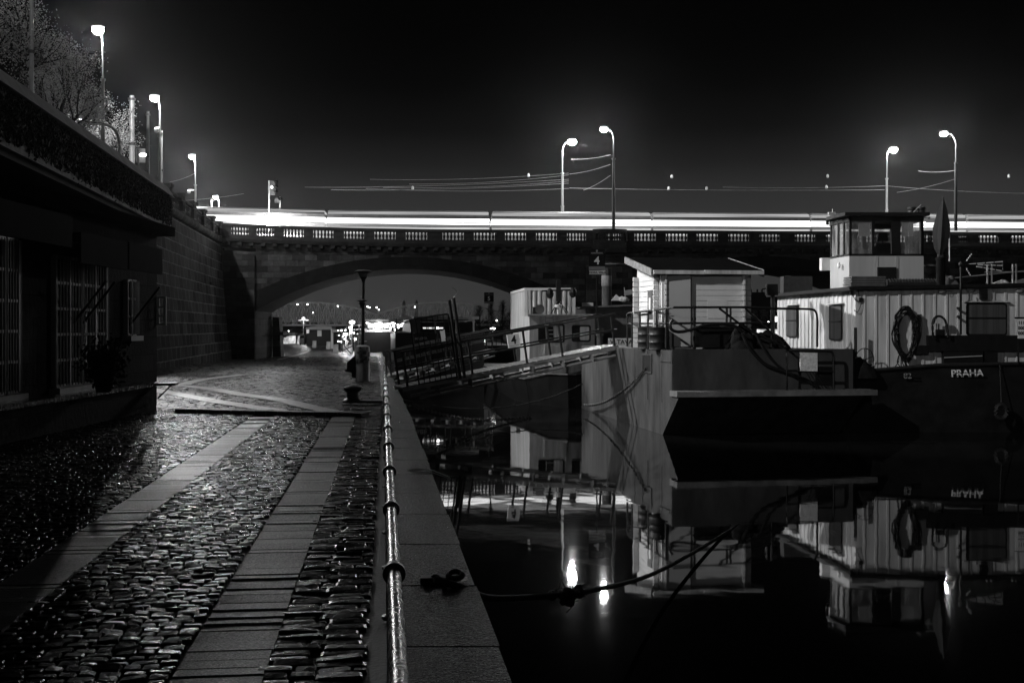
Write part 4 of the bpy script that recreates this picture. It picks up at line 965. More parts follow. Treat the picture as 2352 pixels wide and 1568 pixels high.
mb.obox(A(s0 - .03, min(wz) - .02, za_), SB * .029, TB * (abs(wz[1] - wz[0]) + .04), (0, 0, zb2 - za_)); wf = mb.build('window', M_dgrey, cab)
mb = MB(); mb.obox(A(s0 - .036, min(wz) + .12, za_ + .2), SB * .005, TB * (abs(wz[1] - wz[0]) - .24), (0, 0, zb2 - za_ - .42)); mb.build('blind', M_white2, wf)
# door leaf standing ajar, frame post beside it
dz0, dz1 = ZZ(796, Ycf - .35), ZZ(627, Ycf - .35)
pA, pB = A(asl(1529, t0c - .08), t0c - .08, 0), A(asl(1586, t0c - .17), t0c - .17, 0); dv = pB - pA
mb = MB(); mb.obox(pA + V((0, 0, dz0)), dv, V((.02, .045, 0)), (0, 0, dz1 - dz0)); dr = mb.build('door', mat('plain_grey_white_door', .36, .45, .05, 1), cab)
mb = MB(); q = pA + dv * .06 + V((-.0, -.05, dz0 + .95)); mb.tube([q, q + V((.0, -.05, 0)), q + V((.1, -.05, 0))], .012, 6); mb.build('handle', M_iron, dr)
mb = MB(); sx = asl(1519, t0c - .05); mb.obox(A(sx, t0c - .10, zc0), SB * .10, TB * .09, (0, 0, zc1 - zc0 - .02)); mb.build('door_post', M_white, cab)
mb = MB(); sx = asl(1625, t0c); sw = asl(1671, t0c) - sx; mb.obox(A(sx, t0c - .012, ZZ(731, Ycf)), SB * sw, TB * .011, (0, 0, ZZ(688, Ycf) - ZZ(731, Ycf))); mb.build('patch_panel', M_log, cab)
t = thing('gable_lamp', 'small dark box lamp on a stand between cabin and houseboat', 'lamp', A(5.1, 4.8, ZD)); mb = MB(); Y5 = 35.5
mb.tube([V((XX(1775, Y5), Y5, ZD)), P(1775, 668, Y5)], .07, 8); mb.tube([P(1750, 664, Y5), P(1772, 660, Y5), P(1785, 655, Y5)], .02, 5); mb.build('pole', M_black, t)
mb = MB(); p0 = P(1762, 678, Y5 - .1); mb.obox(p0, (.36, .05, 0), (-.02, .2, 0), (0, 0, .36)); mb.build('housing', M_black, t)

# ------------------------------------------------------------------ gangways
def gangway(a, b, wv, label, gate=True, hr=1.05, sign=None, boards=M_deckwood, nposts=(.02, .3, .55, .72, .98)):
    """a foot on the quay, b head on the boat; wv = width vector pointing away from the viewer."""
    a, b, wv = V(a), V(b), V(wv); t = thing('gangway', label, 'gangway', a); d = b - a; L = d.length; dn = d.normalized(); up = V((0, 0, 1)); un = (up - dn * up.dot(dn)).normalized()
    for off, nm in ((V((0, 0, 0)), 'stringer'), (wv, 'stringer')):
        mb = MB(); mb.bar(a + off - un * .06, b + off - un * .06, .06, .10); mb.tube([a + off + dn * .5 - un * .38, b + off - un * .30], .045, 8)
        for k in range(1, 7): q = a.lerp(b, k / 7) + off; mb.bar(q - un * .10, q - un * .36, .26, .015); 
        mb.build(nm, M_grey, t)
    mb = MB(); n = int(L / .24)
    for k in range(n):
        q = a.lerp(b, k / n); mb.obox(q - wv * .03 + un * .002, dn * .205, wv * 1.06, un * .03)
    mb.build('boards', boards, t)
    for off in (V((0, 0, 0)), wv):
        mb = MB(); mb.bar(a + off + un * hr + dn * .1, b + off + un * hr, .06, .06); mb.bar(a + off + un * hr * .52 + dn * .1, b + off + un * hr * .52, .05, .05); o = mb.build('handrail', M_black, t)
        for f in nposts:
            q = a.lerp(b, f) + off; mb = MB(); mb.bar(q, q + un * (hr - .03), .055); mb.build('rail_post', M_black, o)
    return t, dn, un
ga, gb = V((-3.22, 32.6, 1.22)), V((3.50, 36.3, 2.41))
g1, dn, un = gangway(ga, gb, (-.35, 1.0, 0), 'near sloping gangway with a mesh gate leading up to the barge', hr=1.06)
# gate: twin tall posts and a barred leaf with a rounded corner
def gp(f, h, off=0): return ga.lerp(gb, f) + un * h + V((-.35, 1.0, 0)) * off - V((0, .05, 0))
fg = .245
mb = MB(); mb.bar(gp(fg, -.05), gp(fg, 2.35), .07); mb.build('gate_post', M_black, g1)
mb = MB(); mb.bar(gp(fg + .02, -.05), gp(fg + .02, 2.4), .07); mb.build('gate_post', M_black, g1)
gate_c = [gp(fg - .008, .08), gp(fg - .008, 1.95)]
mb = MB(); L1 = .175
pth = [gp(fg - .012, .0)] + smooth_path([gp(fg - .012, 1.55), gp(fg - .014, 1.85), gp(fg - .03, 1.95), gp(fg - L1, 1.95)], 4) + [gp(fg - L1, 1.5), gp(fg - L1, .02), gp(fg - .012, .02)]
mb.tube(pth, .03, 7)
for k in range(1, 7):
    f = fg - .012 - (L1 - .012) * k / 7; mb.tube([gp(f, .02), gp(f, 1.94)], .014, 5)
mb.tube([gp(fg - .012, 1.0), gp(fg - L1, 1.0)], .022, 6); mb.build('gate', M_black, g1)
mb = MB(); R_ = random.Random(9); q = gp(fg + .02, 2.4)
mb.tube(smooth_path([q, q + V((.1, 0, .12)), q + V((.05, 0, .25)), q + V((-.06, 0, .3))], 4), .006, 4); mb.build('wire_tail', M_iron, g1)
def board(name, label, c, ex, ez, w_, h_, m, rim=None, cat='sign'):
    t = thing(name, label, cat, c); ex, ez = V(ex).normalized(), V(ez).normalized(); n = ex.cross(ez); mb = MB(); mb.obox(V(c) - ex * w_ / 2 - ez * h_ / 2, ex * w_, n * -.025, ez * h_); mb.build('panel', m, t); return t, ex, ez, n
def on(t, c, txt, size, m, ex, ez, n, dx=0, dz=0): return text_mesh(txt, 'lettering', m, t, V(c) + ex * dx + ez * (dz - size * .35) + n * .004, ex, ez, size, .003)
M_signw = mat('white_sign_face', .7, .45, .05); M_signk = mat('black_sign_face', .006, .7, .2, spec=.1); M_ink = mat('black_lettering', .01, .5); M_let = mat('pale_lettering', .7, .5, .05)
c = P(1180, 782, 33.55); ez = un; ex = V((dn.x, dn.y, dn.z))
t, ex, ez, n = board('number_sign', 'white board with a black numeral 4 hung on the gangway handrail', c, ex, ez, .42, .40, M_signw); on(t, c, '4', .36, M_ink, ex, ez, n, 0, .03); 
mb = MB(); mb.obox(V(c) - ex * .16 - ez * .155 + n * .002, ex * .32, n * .002, ez * .008); mb.build('underline', M_ink, t)
g2a, g2b = V((XX(893, 45.5), 45.5, 1.0)), V((XX(1135, 54), 54, ZZ(803, 54)))
gangway(g2a, g2b, (-.3, 1.0, 0), 'farther sloping gangway leading up to the dark restaurant boat', hr=1.0, nposts=(.02, .18, .36, .55, .75, .98))
Yw = 46.5; t = thing('notice_board', 'small tilted white notice board fixed above the farther gangway', 'notice', P(1017, 790, Yw)); mb = MB(); mb.prism([P(x_, y_, Yw) for x_, y_ in ((1008, 759), (1015, 760), (1018, 758), (1021, 757), (1023.5, 776), (1022.5, 777), (1024, 785), (1014, 787), (1012.5, 778))], (0, .03, 0)); mb.build('panel', M_signw, t)
mb = MB(); mb.tube([P(1003, 758, Yw + .05), P(1010, 803, Yw + .05)], .03, 6); mb.build('post', M_black, t)
mb = MB(); pts = smooth_path([V((edge_x(29.5) + .0, 29.5, .95)), P(998, 946.7, 31.0), P(1040, 956, 32.0), P(1076, 962, 33.0), P(1131, 964, 34.5), P(1219, 958, 36.8)], 5); chain(mb, pts, .16, .015, .04); mb.solo('mooring_chain', M_iron, 'long sagging chain low over the water from the quay edge', 'chain', org=tuple(pts[0]), smooth=True)
mb = MB(); mb.tube(sag(V((edge_x(31), 31, 1.0)), P(1340, 880, 41), .55, 16), .018, 6); mb.solo('mooring_line', M_rope, 'thin mooring line slung under the near gangway', 'rope', smooth=True)

# ------------------------------------------------------------------ work boat carrying a container
def WB(s, t, z): return V((2.25 - .113 * (t - 41.5) + s, t, z))
wb = thing('work_boat', 'black work boat with a white deckhouse below the near gangway', 'boat', WB(0, 52, 0))
mb = MB(); hw = [(41.5, .15), (42.2, .8), (43.5, 1.5), (45.5, 1.85), (64, 1.9)]
def wring(z, sc, dz=0): return [WB(-h_ * sc, t, z + (0.25 if t < 43 else .0) * dz) for t, h_ in hw] + [WB(h_ * sc, t, z + (0.25 if t < 43 else 0) * dz) for t, h_ in hw[::-1]]
r0, r1 = wring(-.4, .85), wring(.95, 1.0, 1); n = len(r0)
mb.add(r0 + r1, [(i, (i + 1) % n, n + (i + 1) % n, n + i) for i in range(n)] + [tuple(range(n, 2 * n))]); mb.build('hull', M_blackhull, wb)
mb = MB(); mb.tube(wring(.98, 1.0, 1), .05, 6, closed=True); mb.build('rubbing_rail', M_rust, wb)
def dx(x_, y_, Y_): return P(x_, y_, Y_)
Yd = 45.6; mb = MB(); x0, x1 = XX(1216, Yd), XX(1366, Yd); zt, zb = ZZ(725, Yd), .97
mb.hexa([V((x0, Yd, zb)), V((x1, Yd, zb)), V((x1 - .35, Yd + 3.2, zb)), V((x0 - .35, Yd + 3.2, zb)), V((x0, Yd, zt)), V((x1, Yd, zt)), V((x1 - .35, Yd + 3.2, zt)), V((x0 - .35, Yd + 3.2, zt))]); mb.build('deckhouse', M_whiteboat, wb)
mb = MB(); mb.box((x0 - .08, Yd - .1, zt + .003), (x1 + .05, Yd + 3.3, zt + .07)); mb.build('deckhouse_roof', M_whiteboat, wb)
mb = MB(); q = P(1240, 786, Yd); mb.obox(V((XX(1250, Yd), Yd - .45, zb)), (XX(1262, Yd) - XX(1232, Yd) + .35, 0, 0), (0, .448, 0), (0, 0, ZZ(793, Yd) - zb)); mb.build('locker', M_whiteboat, wb)
def rrect(x0_, y0_, x1_, y1_, Y_, r=5, n=4):
    pts = []
    for cx_, cy_, a0 in ((x1_ - r, y0_ + r, -90), (x1_ - r, y1_ - r, 0), (x0_ + r, y1_ - r, 90), (x0_ + r, y0_ + r, 180)):
        for k in range(n + 1): a = math.radians(a0 + 90 * k / n); pts.append(P(cx_ + r * math.cos(a), cy_ + r * math.sin(a), Y_))
    return pts
for (a_, b_, c_, d_) in ((1236, 744, 1297, 787), (1313, 746, 1357, 785)):
    mb = MB(); mb.prism(rrect(a_, b_, c_, d_, Yd - .002), (0, -.02, 0)); wo = mb.build('window', M_black, wb)
    mb = MB(); mb.prism(rrect(a_ + 2.5, b_ + 2.5, c_ - 2.5, d_ - 2.5, Yd - .0225, 4), (0, -.004, 0)); mb.build('pane', M_glass, wo)
    mb = MB(); mb.prism(rrect(b_ * 0 + c_ - 25, b_ + 4, c_ - 4, d_ - 4, Yd - .027, 3), (0, -.003, 0)); mb.build('blind', M_whiteboat, wo)
mb = MB()
for xp in (1252, 1270): mb.bar(P(xp, 724, Yd - .12), P(xp + 3, 779, Yd - .12), .035)
for k in range(6): mb.bar(P(1252 + k * .5, 730 + k * 9.3, Yd - .12), P(1270 + k * .5, 730 + k * 9.3, Yd - .12), .03)
mb.build('ladder', M_grey, wb)
t = thing('cargo_container', 'white corrugated cargo container standing on the deck of the work boat', 'container', WB(0, 55.5, 1.0))
Yc = 53.0; x0, x1 = XX(1205, Yc), XX(1321.5, Yc); zb, zt = 2.02, ZZ(661, Yc); dxc = -.113 * 6.06
mb = MB(); mb.hexa([V((x0 + .05, Yc + .06, zb)), V((x1 - .05, Yc + .06, zb)), V((x1 - .05 + dxc, Yc + 6, zb)), V((x0 + .05 + dxc, Yc + 6, zb)), V((x0 + .05, Yc + .06, zt - .03)), V((x1 - .05, Yc + .06, zt - .03)), V((x1 - .05 + dxc, Yc + 6, zt - .03)), V((x0 + .05 + dxc, Yc + 6, zt - .03))])
n = 9                                                        # pressed ribs on the end and on the long side
for k in range(n):
    a_ = x0 + .14 + (x1 - x0 - .28) * k / n; b_ = a_ + (x1 - x0 - .28) / n
    mb.prism([V((a_ + .01, Yc + .058, zb + .13)), V((a_ + .05, Yc + .015, zb + .13)), V((b_ - .09, Yc + .015, zb + .13)), V((b_ - .05, Yc + .058, zb + .13))], (0, 0, zt - zb - .27))
n = 22
for k in range(n):
    f0, f1 = (k + .1) / n, (k + .75) / n; p_, q_ = V((x0 + dxc * f0, Yc + .15 + 5.8 * f0, zb + .13)), V((x0 + dxc * f1, Yc + .15 + 5.8 * f1, zb + .13))
    mb.prism([p_ + V((.048, 0, 0)), p_ + V((.01, .04, 0)), q_ + V((.01, -.04, 0)), q_ + V((.048, 0, 0))], (0, 0, zt - zb - .27))
mb.build('corrugated_walls', M_whiteboat, t)
mb = MB()
for (xa, ya) in ((x0, Yc), (x1 - .14, Yc), (x0 + dxc, Yc + 5.92), (x1 - .14 + dxc, Yc + 5.92)): mb.box((xa, ya, zb), (xa + .14, ya + .14, zt))
for z_ in (zb, zt - .12): mb.box((x0 + .141, Yc, z_), (x1 - .141, Yc + .056, z_ + .12)); mb.bar(V((x0 + .02, Yc + .15, z_ + .06)), V((x0 + .02 + dxc, Yc + 5.9, z_ + .06)), .06, .12)
mb.build('frame', M_white, t)
mb = MB(); mb.box((x0 - .4, Yc - .4, .96), (x1 + .3, Yc + 6.5, 2.0)); mb.build('hold_coaming', M_dgrey, wb)
t = thing('work_lights', 'dark mast with drooping work lamps before the container', 'mast', P(1283, 724, 49)); Ym = 49.2; mb = MB()
z0m = P(0, 726, Ym).z; mb.tube([P(1283, 728, Ym), P(1283, 690, Ym)], .035, 6); mb.box(tuple(P(1278, 692, Ym - .1)), tuple(P(1288, 643, Ym + .15)))
for xa in (1262, 1270, 1304, 1312): mb.tube([P(1283, 690, Ym), P(xa, 726, Ym - .4)], .022, 5)
mb.tube([P(1245, 668, Ym), P(1320, 665, Ym)], .04, 6); mb.build('mast', M_black, t)
for xa, ya in ((1263, 674), (1316, 672)):
    mb = MB(); mb.ball(P(xa, ya, Ym), .17, 8, 6, (1, 1, 1.4)); mb.build('lamp', M_black, t)
t = thing('radar_drum', 'black radar box with a round drum on the deckhouse roof', 'radar', P(1228, 724, 46.5)); mb = MB(); mb.obox(P(1224, 724.5, 46.4), (.33, 0, 0), (0, .3, 0), (0, 0, .36)); mb.build('box', M_black, t); mb = MB(); mb.tube([P(1240, 710, 46.3), P(1240, 710, 46.9)], .2, 14); mb.build('drum', M_dgrey, t, smooth=True)
mb = MB(); mb.lathe([(.05, 0), (.035, .3), (.16, .34), (.14, .44), (.03, .46)], P(1282, 724, 46), 10); mb.solo('vent_cowl', M_white, 'white mushroom vent on the deckhouse roof in front of the container', 'vent', smooth=True)
def arrow_sign(xc, y0, y1, w_px, Y, num, sub, label, ybase):
    c = P(xc, (y0 + y1) / 2, Y); w_, h_ = w_px * Y / K, (y1 - y0) * Y / K
    t, ex, ez, n = board('number_sign', label, c, (1, -.12, .0), (0, 0, 1), w_, h_, M_signk)
    on(t, c, num, h_ * .52, M_let, ex, ez, n, 0, -.02 * h_ - h_ * .02)
    mb = MB(); mb.obox(V(c) - ex * w_ / 2 - ez * h_ / 2 + n * .002, ex * w_, n * .004, ez * h_ * .17); mb.build('band', mat('sign_grey_band', .16, .5, .05), t)
    text_mesh('CENTRUM' if sub else 'KOTVA', 'lettering', M_grey, t, V(c) + ez * h_ * .25 + n * .004, ex, ez, h_ * .09, .002) if False else None
    mb = MB(); cc = V(c) + ez * h_ * .40 + n * .002; mb.prism([cc + ex * x_ * h_ * .045 + ez * y_ * h_ * .06 for x_, y_ in ((-1, 1), (1, 1), (1, -.2), (0, -1), (-1, -.2))], n * .003); mb.build('crest', M_grey, t)
    mb = MB(); mb.obox(V(c) - ex * w_ * .38 + ez * h_ * .27 + n * .002, ex * w_ * .76, n * .002, ez * h_ * .012); mb.obox(V(c) - ex * w_ * .36 + ez * h_ * .31 + n * .002, ex * w_ * .72, n * .002, ez * h_ * .028); mb.build('rule', M_grey, t)
    mb = MB(); mb.tube([V((c.x, c.y + .05, ZZ(ybase, Y))), V((c.x, c.y + .05, c.z + h_ * .4))], .03, 6); mb.build('pole', M_black, t)
    if sub:
        c2 = P(xc + 1, 625.5, Y); h2 = 8.5 * Y / K; mb = MB(); mb.obox(V(c2) - ex * w_ / 2 - ez * h2 / 2, ex * w_, n * -.02, ez * h2); mb.build('name_strip', M_signw, t)
        text_mesh('ODRA, VISLA', 'lettering', M_ink, t, V(c2) - ez * h2 * .27 + n * .003, ex, ez, h2 * .78, .002)
arrow_sign(1371, 572, 620, 37, 44.0, '4', True, 'large black mooring sign with a numeral 4 and a name strip on a tall pole', 800)
arrow_sign(1123, 671.5, 697, 22, 72.0, '5', False, 'smaller black mooring sign with a numeral 5 under the bridge arch', 775)
# steamer moored behind the barge
st_ = thing('steam_launch', 'dark passenger launch with a cluttered roof and a tall funnel behind the log cabin', 'boat', V((6, 58, 0)))
def Q(x_, y_, Y_=54.0): return P(x_, y_, Y_)
mb = MB(); x0, x1 = XX(1338, 54), XX(1500, 54); mb.hexa([V((x0, 54, -.3)), V((x1, 54, -.3)), V((x1 - 2, 74, -.3)), V((x0 - 2, 74, -.3)), V((x0 - .1, 53.9, 2.1)), V((x1 + .1, 53.9, 2.1)), V((x1 - 2, 74, 2.1)), V((x0 - 2, 74, 2.1))]); mb.build('hull', M_blackhull, st_)
mb = MB(); mb.hexa([V((x0 + .2, 54.4, 2.1)), V((x1, 54.4, 2.1)), V((x1 - 1.5, 70, 2.1)), V((x0 - 1.5, 70, 2.1)), V((x0 + .2, 54.4, 3.95)), V((x1, 54.4, 4.1)), V((x1 - 1.5, 70, 4.1)), V((x0 - 1.5, 70, 3.95))]); mb.build('cabin', M_dgrey, st_)
mb = MB(); mb.prism([Q(1412, 714, 54.39), Q(1462, 712, 54.39), Q(1462, 744, 54.39), Q(1412, 746, 54.39)], (0, -.03, 0)); mb.build('canvas_panel', mat('grey_canvas', .12, .8, .4, 5), st_)
mb = MB(); mb.hexa([V((x0 - .1, 54.0, 3.953)), V((x1 + .2, 54.0, 4.103)), V((x1 - 1.4, 70.2, 4.103)), V((x0 - 1.6, 70.2, 3.953)), V((x0 - .1, 54.0, 4.03)), V((x1 + .2, 54.0, 4.2)), V((x1 - 1.4, 70.2, 4.2)), V((x0 - 1.6, 70.2, 4.03))]); mb.build('roof', mat('wet_launch_roof', .12, .3, .4, 3, rvar=.1), st_)
mb = MB(); fc = P(1393.5, 694, 57); fr_ = 11.2 * 57 / K; hz = ZZ(616, 57) - fc.z; mb.lathe([(fr_, -.2), (fr_, hz - .02), (fr_ * 1.04, hz), (fr_ * .8, hz + .01)], fc, 20); fo = mb.build('funnel', M_dgrey, st_, smooth=True)
mb = MB(); z0, z1 = ZZ(657, 57) - fc.z, ZZ(633, 57) - fc.z; mb.lathe([(fr_ * 1.03, z0), (fr_ * 1.05, z0 + .01), (fr_ * 1.05, z1 - .01), (fr_ * 1.03, z1)], fc, 20, cap=False); mb.build('band', M_grey, fo, smooth=True)
mb = MB(); vs = [fc + V((fr_ * 1.06 * math.cos(a), fr_ * 1.06 * math.sin(a), (z0 + z1) / 2 + dz)) for a, dz in ((-PI * .98, .26), (-PI * .80, 0), (-PI * .98, -.26))]; mb.quad(*vs); mb.build('pennant_mark', M_white2, fo)
nb_c = P(1428, 784.5, 53.6); mb = MB(); mb.obox(nb_c - V((.66, 0, .17)), (1.38, 0, 0), (0, .03, 0), (0, 0, .34)); nbo = mb.build('name_board', M_signw, st_)
text_mesh('VLTAVA', 'lettering', M_ink, nbo, nb_c + V((-.02, -.004, -.11)), (1, 0, 0), (0, 0, 1), .30, .003)
R_ = random.Random(8)
for i, (xp, yp, lab) in enumerate(((1354, 708, 'pale tool crate at the left end of the launch roof'), (1418, 690, 'folded pale board leaning on the launch roof'), (1436, 690, 'bundle of crumpled sheeting on the launch roof'), (1450, 683, 'slatted bench lying on the launch roof'))):
    c = P(xp, yp, 55); c.z = max(c.z, 4.03 if i == 0 else 4.12); mb = MB()
    if i == 0: mb.obox(c - V((.35, 0, 0)), (.55, .1, 0), (0, .4, 0), (0, 0, .22)); mb.obox(c - V((.33, .004, -.05)), (.5, .09, 0), (0, .002, 0), (0, 0, .08)); nm, ct = 'tool_crate', 'crate'
    elif i == 1: mb.prism([c + V(p) for p in ((-.3, 0, 0), (.3, 0, 0), (-.05, 0, .3))], (0, .3, 0)); nm, ct = 'leaning_board', 'board'
    elif i == 2:
        for _ in range(9): mb.ball(c + V((R_.uniform(-.2, .2), R_.uniform(-.1, .2), R_.uniform(.02, .14))), R_.uniform(.06, .13), 6, 4)
        nm, ct = 'crumpled_sheet', 'sheet'
    else:
        for k in range(5): mb.bar(c + V((-.35, 0, .12 + .05 * k)), c + V((.45, 0, .24 + .05 * k)), .035)
        mb.bar(c + V((-.3, .02, 0)), c + V((-.35, .02, .5)), .04); mb.bar(c + V((.4, .02, 0)), c + V((.35, .02, .6)), .04); nm, ct = 'slatted_bench', 'bench'
    mb.solo(nm, M_white if i < 3 else M_pole, lab, ct)

# ------------------------------------------------------------------ houseboat on the right
YH = 32.0
def H(xp, yp, Y=YH): return P(xp, yp, Y)
hbt = thing('houseboat', 'large black hulled houseboat with white ribbed cabin walls and a wheelhouse', 'boat', V((12, 38, 0)))
LBv = V((-.104, .995, 0)); C0 = V((XX(1965, YH), YH, 0)); wz0, wz1 = ZZ(853, YH), ZZ(667, YH)
XR = 17.5
mb = MB(); tw = V((0, 0, .14))
mb.hexa([C0 + V((0, 0, wz0)), V((XR, YH, wz0)), V((XR, YH + 6.6, wz0)), C0 + LBv * 6.6 + V((0, 0, wz0)), C0 + V((0, 0, wz1)), V((XR, YH, wz1 + .16)), V((XR, YH + 6.6, wz1 + .1)), C0 + LBv * 6.6 + V((0, 0, wz1))])
x = XX(1984.7, YH)
while x < XR:                                                # ribs on the stern wall
    mb.prism([(x - .045, YH - .002, wz0 + .01), (x - .025, YH - .04, wz0 + .01), (x + .025, YH - .04, wz0 + .01), (x + .045, YH - .002, wz0 + .01)], (0, 0, wz1 - wz0 - .02)); x += .34
k = 0.25
while k < 6.5:                                               # ribs on the long side
    q = C0 + LBv * k + V((-.002, 0, wz0 + .01)); o_ = V((-.035, 0, 0)); mb.prism([q - LBv * .045, q - LBv * .025 + o_, q + LBv * .025 + o_, q + LBv * .045], (0, 0, wz1 - wz0 - .02)); k += .34
mb.build('wall', M_whiteboat, hbt)
mb = MB(); mb.hexa([C0 + V((-.25, -.25, wz1 + .003)), V((XR, YH - .25, wz1 + .165)), V((XR, YH + 7, wz1 + .165)), C0 + LBv * 7 + V((-.25, 0, wz1 + .003)), C0 + V((-.25, -.25, wz1 + .1)), V((XR, YH - .25, wz1 + .265)), V((XR, YH + 7, wz1 + .265)), C0 + LBv * 7 + V((-.25, 0, wz1 + .1))]); mb.build('roof', M_black, hbt)
ZR = wz1 + .1
# hull with a sheer that rises to the right
mb = MB(); hs = [(XX(1948, 31.6), ZZ(852, 31.6)), (XX(2007, 31.6), ZZ(849, 31.6)), (XX(2150, 31.6), ZZ(838, 31.6)), (XX(2352, 31.6), ZZ(834, 31.6)), (XR + .3, ZZ(833, 31.6))]
fr_t = [V((x_, 31.55, z_)) for x_, z_ in hs]; fr_b = [V((x_ + .15, 31.9, -.4)) for x_, z_ in hs]; bk_t = [V((x_ - .75, 42, z_)) for x_, z_ in hs]
for i in range(len(hs) - 1):
    mb.quad(fr_b[i], fr_b[i + 1], fr_t[i + 1], fr_t[i]); mb.quad(fr_t[i], fr_t[i + 1], bk_t[i + 1], bk_t[i])
mb.quad(fr_t[0], bk_t[0], V((bk_t[0].x + .15, 42, -.4)), fr_b[0]); mb.build('hull', M_blackhull, hbt)
mb = MB(); mb.tube([p + V((0, -.03, 0)) for p in fr_t], .05, 8); mb.build('gunwale', M_iron, hbt)
def stencil(txt, cx_, cy_, hpx, parent):
    Yt = 31.57; c = P(cx_, cy_, Yt); h_ = hpx * Yt / K
    o = text_mesh(txt, 'lettering', M_let, parent, c - V((0, .03, h_ * .5)), (1, 0, .018), (0, .18, 1), h_ * 1.42, .004)
    return o
stencil('PRAHA', 2221, 856, 16.5, hbt); o12 = stencil('82', 2084, 862, 13, hbt); o12.data.materials[0] = M_grey
mb = MB()
for cx_ in (2196, 2209, 2221.5, 2234, 2246): q = P(cx_, 855.5, 31.45); mb.obox(q - V((.09, .035, .012)), (.18, 0, 0), (0, .02, 0), (0, 0, .018))
q = P(2084, 862, 31.45); mb.obox(q - V((.2, .05, .012)), (.4, 0, 0), (0, .02, 0), (0, 0, .02)); mb.obox(q - V((.2, .05, -.06)), (.4, 0, 0), (0, .02, 0), (0, 0, .016)); mb.build('stencil_bridge', M_blackhull, hbt)
def hwindow(corners, nrm, name='window', mid=True):
    a_, b_, c_, d_ = [V(p) for p in corners]                  # bl, br, tr, tl
    n_ = V(nrm).normalized(); ex = (b_ - a_).normalized(); ez = (d_ - a_).normalized(); W_, H_ = (b_ - a_).length, (d_ - a_).length; r = .07
    def rr(o_, w_, h_, r_): 
        pts = []
        for cx_, cz_, a0 in ((w_ - r_, r_, -90), (w_ - r_, h_ - r_, 0), (r_, h_ - r_, 90), (r_, r_, 180)):
            for k_ in range(4): a = math.radians(a0 + 30 * k_); pts.append(o_ + ex * (cx_ + r_ * math.cos(a)) + ez * (cz_ + r_ * math.sin(a)))
        return pts
    mb = MB(); mb.prism(rr(a_ + n_ * .045, W_, H_, r), n_ * .035); f = mb.build(name, M_black, hbt)
    mb = MB(); mb.prism(rr(a_ + n_ * .081 + ex * .04 + ez * .04, W_ - .08, H_ - .08, r), n_ * .004); mb.build('curtain', M_curtain, f)
    if mid: mb = MB(); mb.obox(a_ + n_ * .086 + ex * .03 + ez * (H_ * .52), ex * (W_ - .06), n_ * .02, ez * .04); mb.build('glazing_bar', M_black, f)
    mb = MB(); mb.prism([d_ + ez * .03 - ex * .06, d_ + ez * .03 - ex * .06 + n_ * .16, d_ + ez * .08 - ex * .06], (b_ - a_) + ex * .12); mb.build('rain_hood', M_whiteboat, f)
    return f
hwindow([H(2217, 770), H(2310.5, 770), H(2310.5, 696.5), H(2217, 696.5)], (0, -1, 0))
def LW(xp, yp):                                               # point on the long side wall
    r = (xp - CX) / K; k_ = (r * C0.y - C0.x) / (LBv.x - r * LBv.y); p = C0 + LBv * k_; return V((p.x, p.y, ZZ(yp, p.y)))
for (x0, x1, y0, y1) in ((1909.5, 1938, 701, 781), (1811, 1835, 703.5, 774)):
    a_, b_ = LW(x0, y1), LW(x1, y1); c_ = V((b_.x, b_.y, ZZ(y0, (a_.y + b_.y) / 2))); d_ = V((a_.x, a_.y, c_.z)); a_.z = b_.z = ZZ(y1, (a_.y + b_.y) / 2)
    hwindow([a_, b_, c_, d_], (-.995, -.104, 0))
# dark bulwark boxes and drum along the stern deck
mb = MB(); Yb_ = 31.75
def hb_(x0, y0, x1, y1, d_=.22): mb.obox(P(x0, y1, Yb_), P(x1, y1, Yb_) - P(x0, y1, Yb_), (0, d_, 0), (0, 0, (y1 - y0) * Yb_ / K))
hb_(2134, 770, 2360, 806); hb_(2102, 793, 2133, 813); hb_(2168, 807, 2258, 836, .18); hb_(2262, 807, 2292, 834, .18); mb.build('bulwark', M_black, hbt)
mb = MB(); mb.bar(P(2169, 821, Yb_ - .03), P(2256, 817, Yb_ - .03), .03, .025); mb.build('towing_bar', M_pole, hbt)
# wheelhouse
YW = 35.4; wh = MB(); zs, zt, zb_ = ZZ(588, YW), ZZ(497, YW), ZR - .2
pl = [(XX(1950.5, YW), YW), (XX(2121.5, YW), YW), (XX(2121.5, YW), YW + 2.8), (XX(1914, 38.2), YW + 2.8), (XX(1907, 37.0), 37.0), (XX(1924, 36.2), 36.2)]
base = [V((x_, y_, zb_)) for x_, y_ in pl]; m1 = MB(); m1.prism(base, (0, 0, zs - zb_)); wo = m1.build('wheelhouse', mat('wheelhouse_paint', .42, .5, .15, 1.5, streak=True), hbt)
m1 = MB()
m1.obox(V((XX(2009, YW), YW - .03, zb_)), (XX(2016, YW) - XX(2009, YW), 0, 0), (0, .028, 0), (0, 0, zs - zb_)); m1.obox(V((XX(2057, YW), YW - .03, zb_)), (.09, 0, 0), (0, .028, 0), (0, 0, zs - zb_)); m1.build('trim', M_whiteboat, wo)
mb = MB(); mb.obox(V((XX(2014, YW), YW - .12, zb_)), (XX(2056, YW) - XX(2014, YW), 0, 0), (0, .09, 0), (0, 0, ZZ(614, YW) - zb_)); mb.build('crate', M_black, wo)
mb = MB(); top = [V((x_, y_, zt)) for x_, y_ in pl]; sill = [V((x_, y_, zs)) for x_, y_ in pl]
def pil(a_, b_, f0, f1, w0=.08):                              # mullion between fractions of an edge
    p_, q_ = a_.lerp(b_, f0), a_.lerp(b_, f1); d_ = (q_ - p_); nn = V((d_.y, -d_.x, 0)).normalized() * w0
    mb.obox(p_, d_, -nn, (0, 0, zt - zs))
L01 = lambda xp: (xp - 1950.5) / (2121.5 - 1950.5)
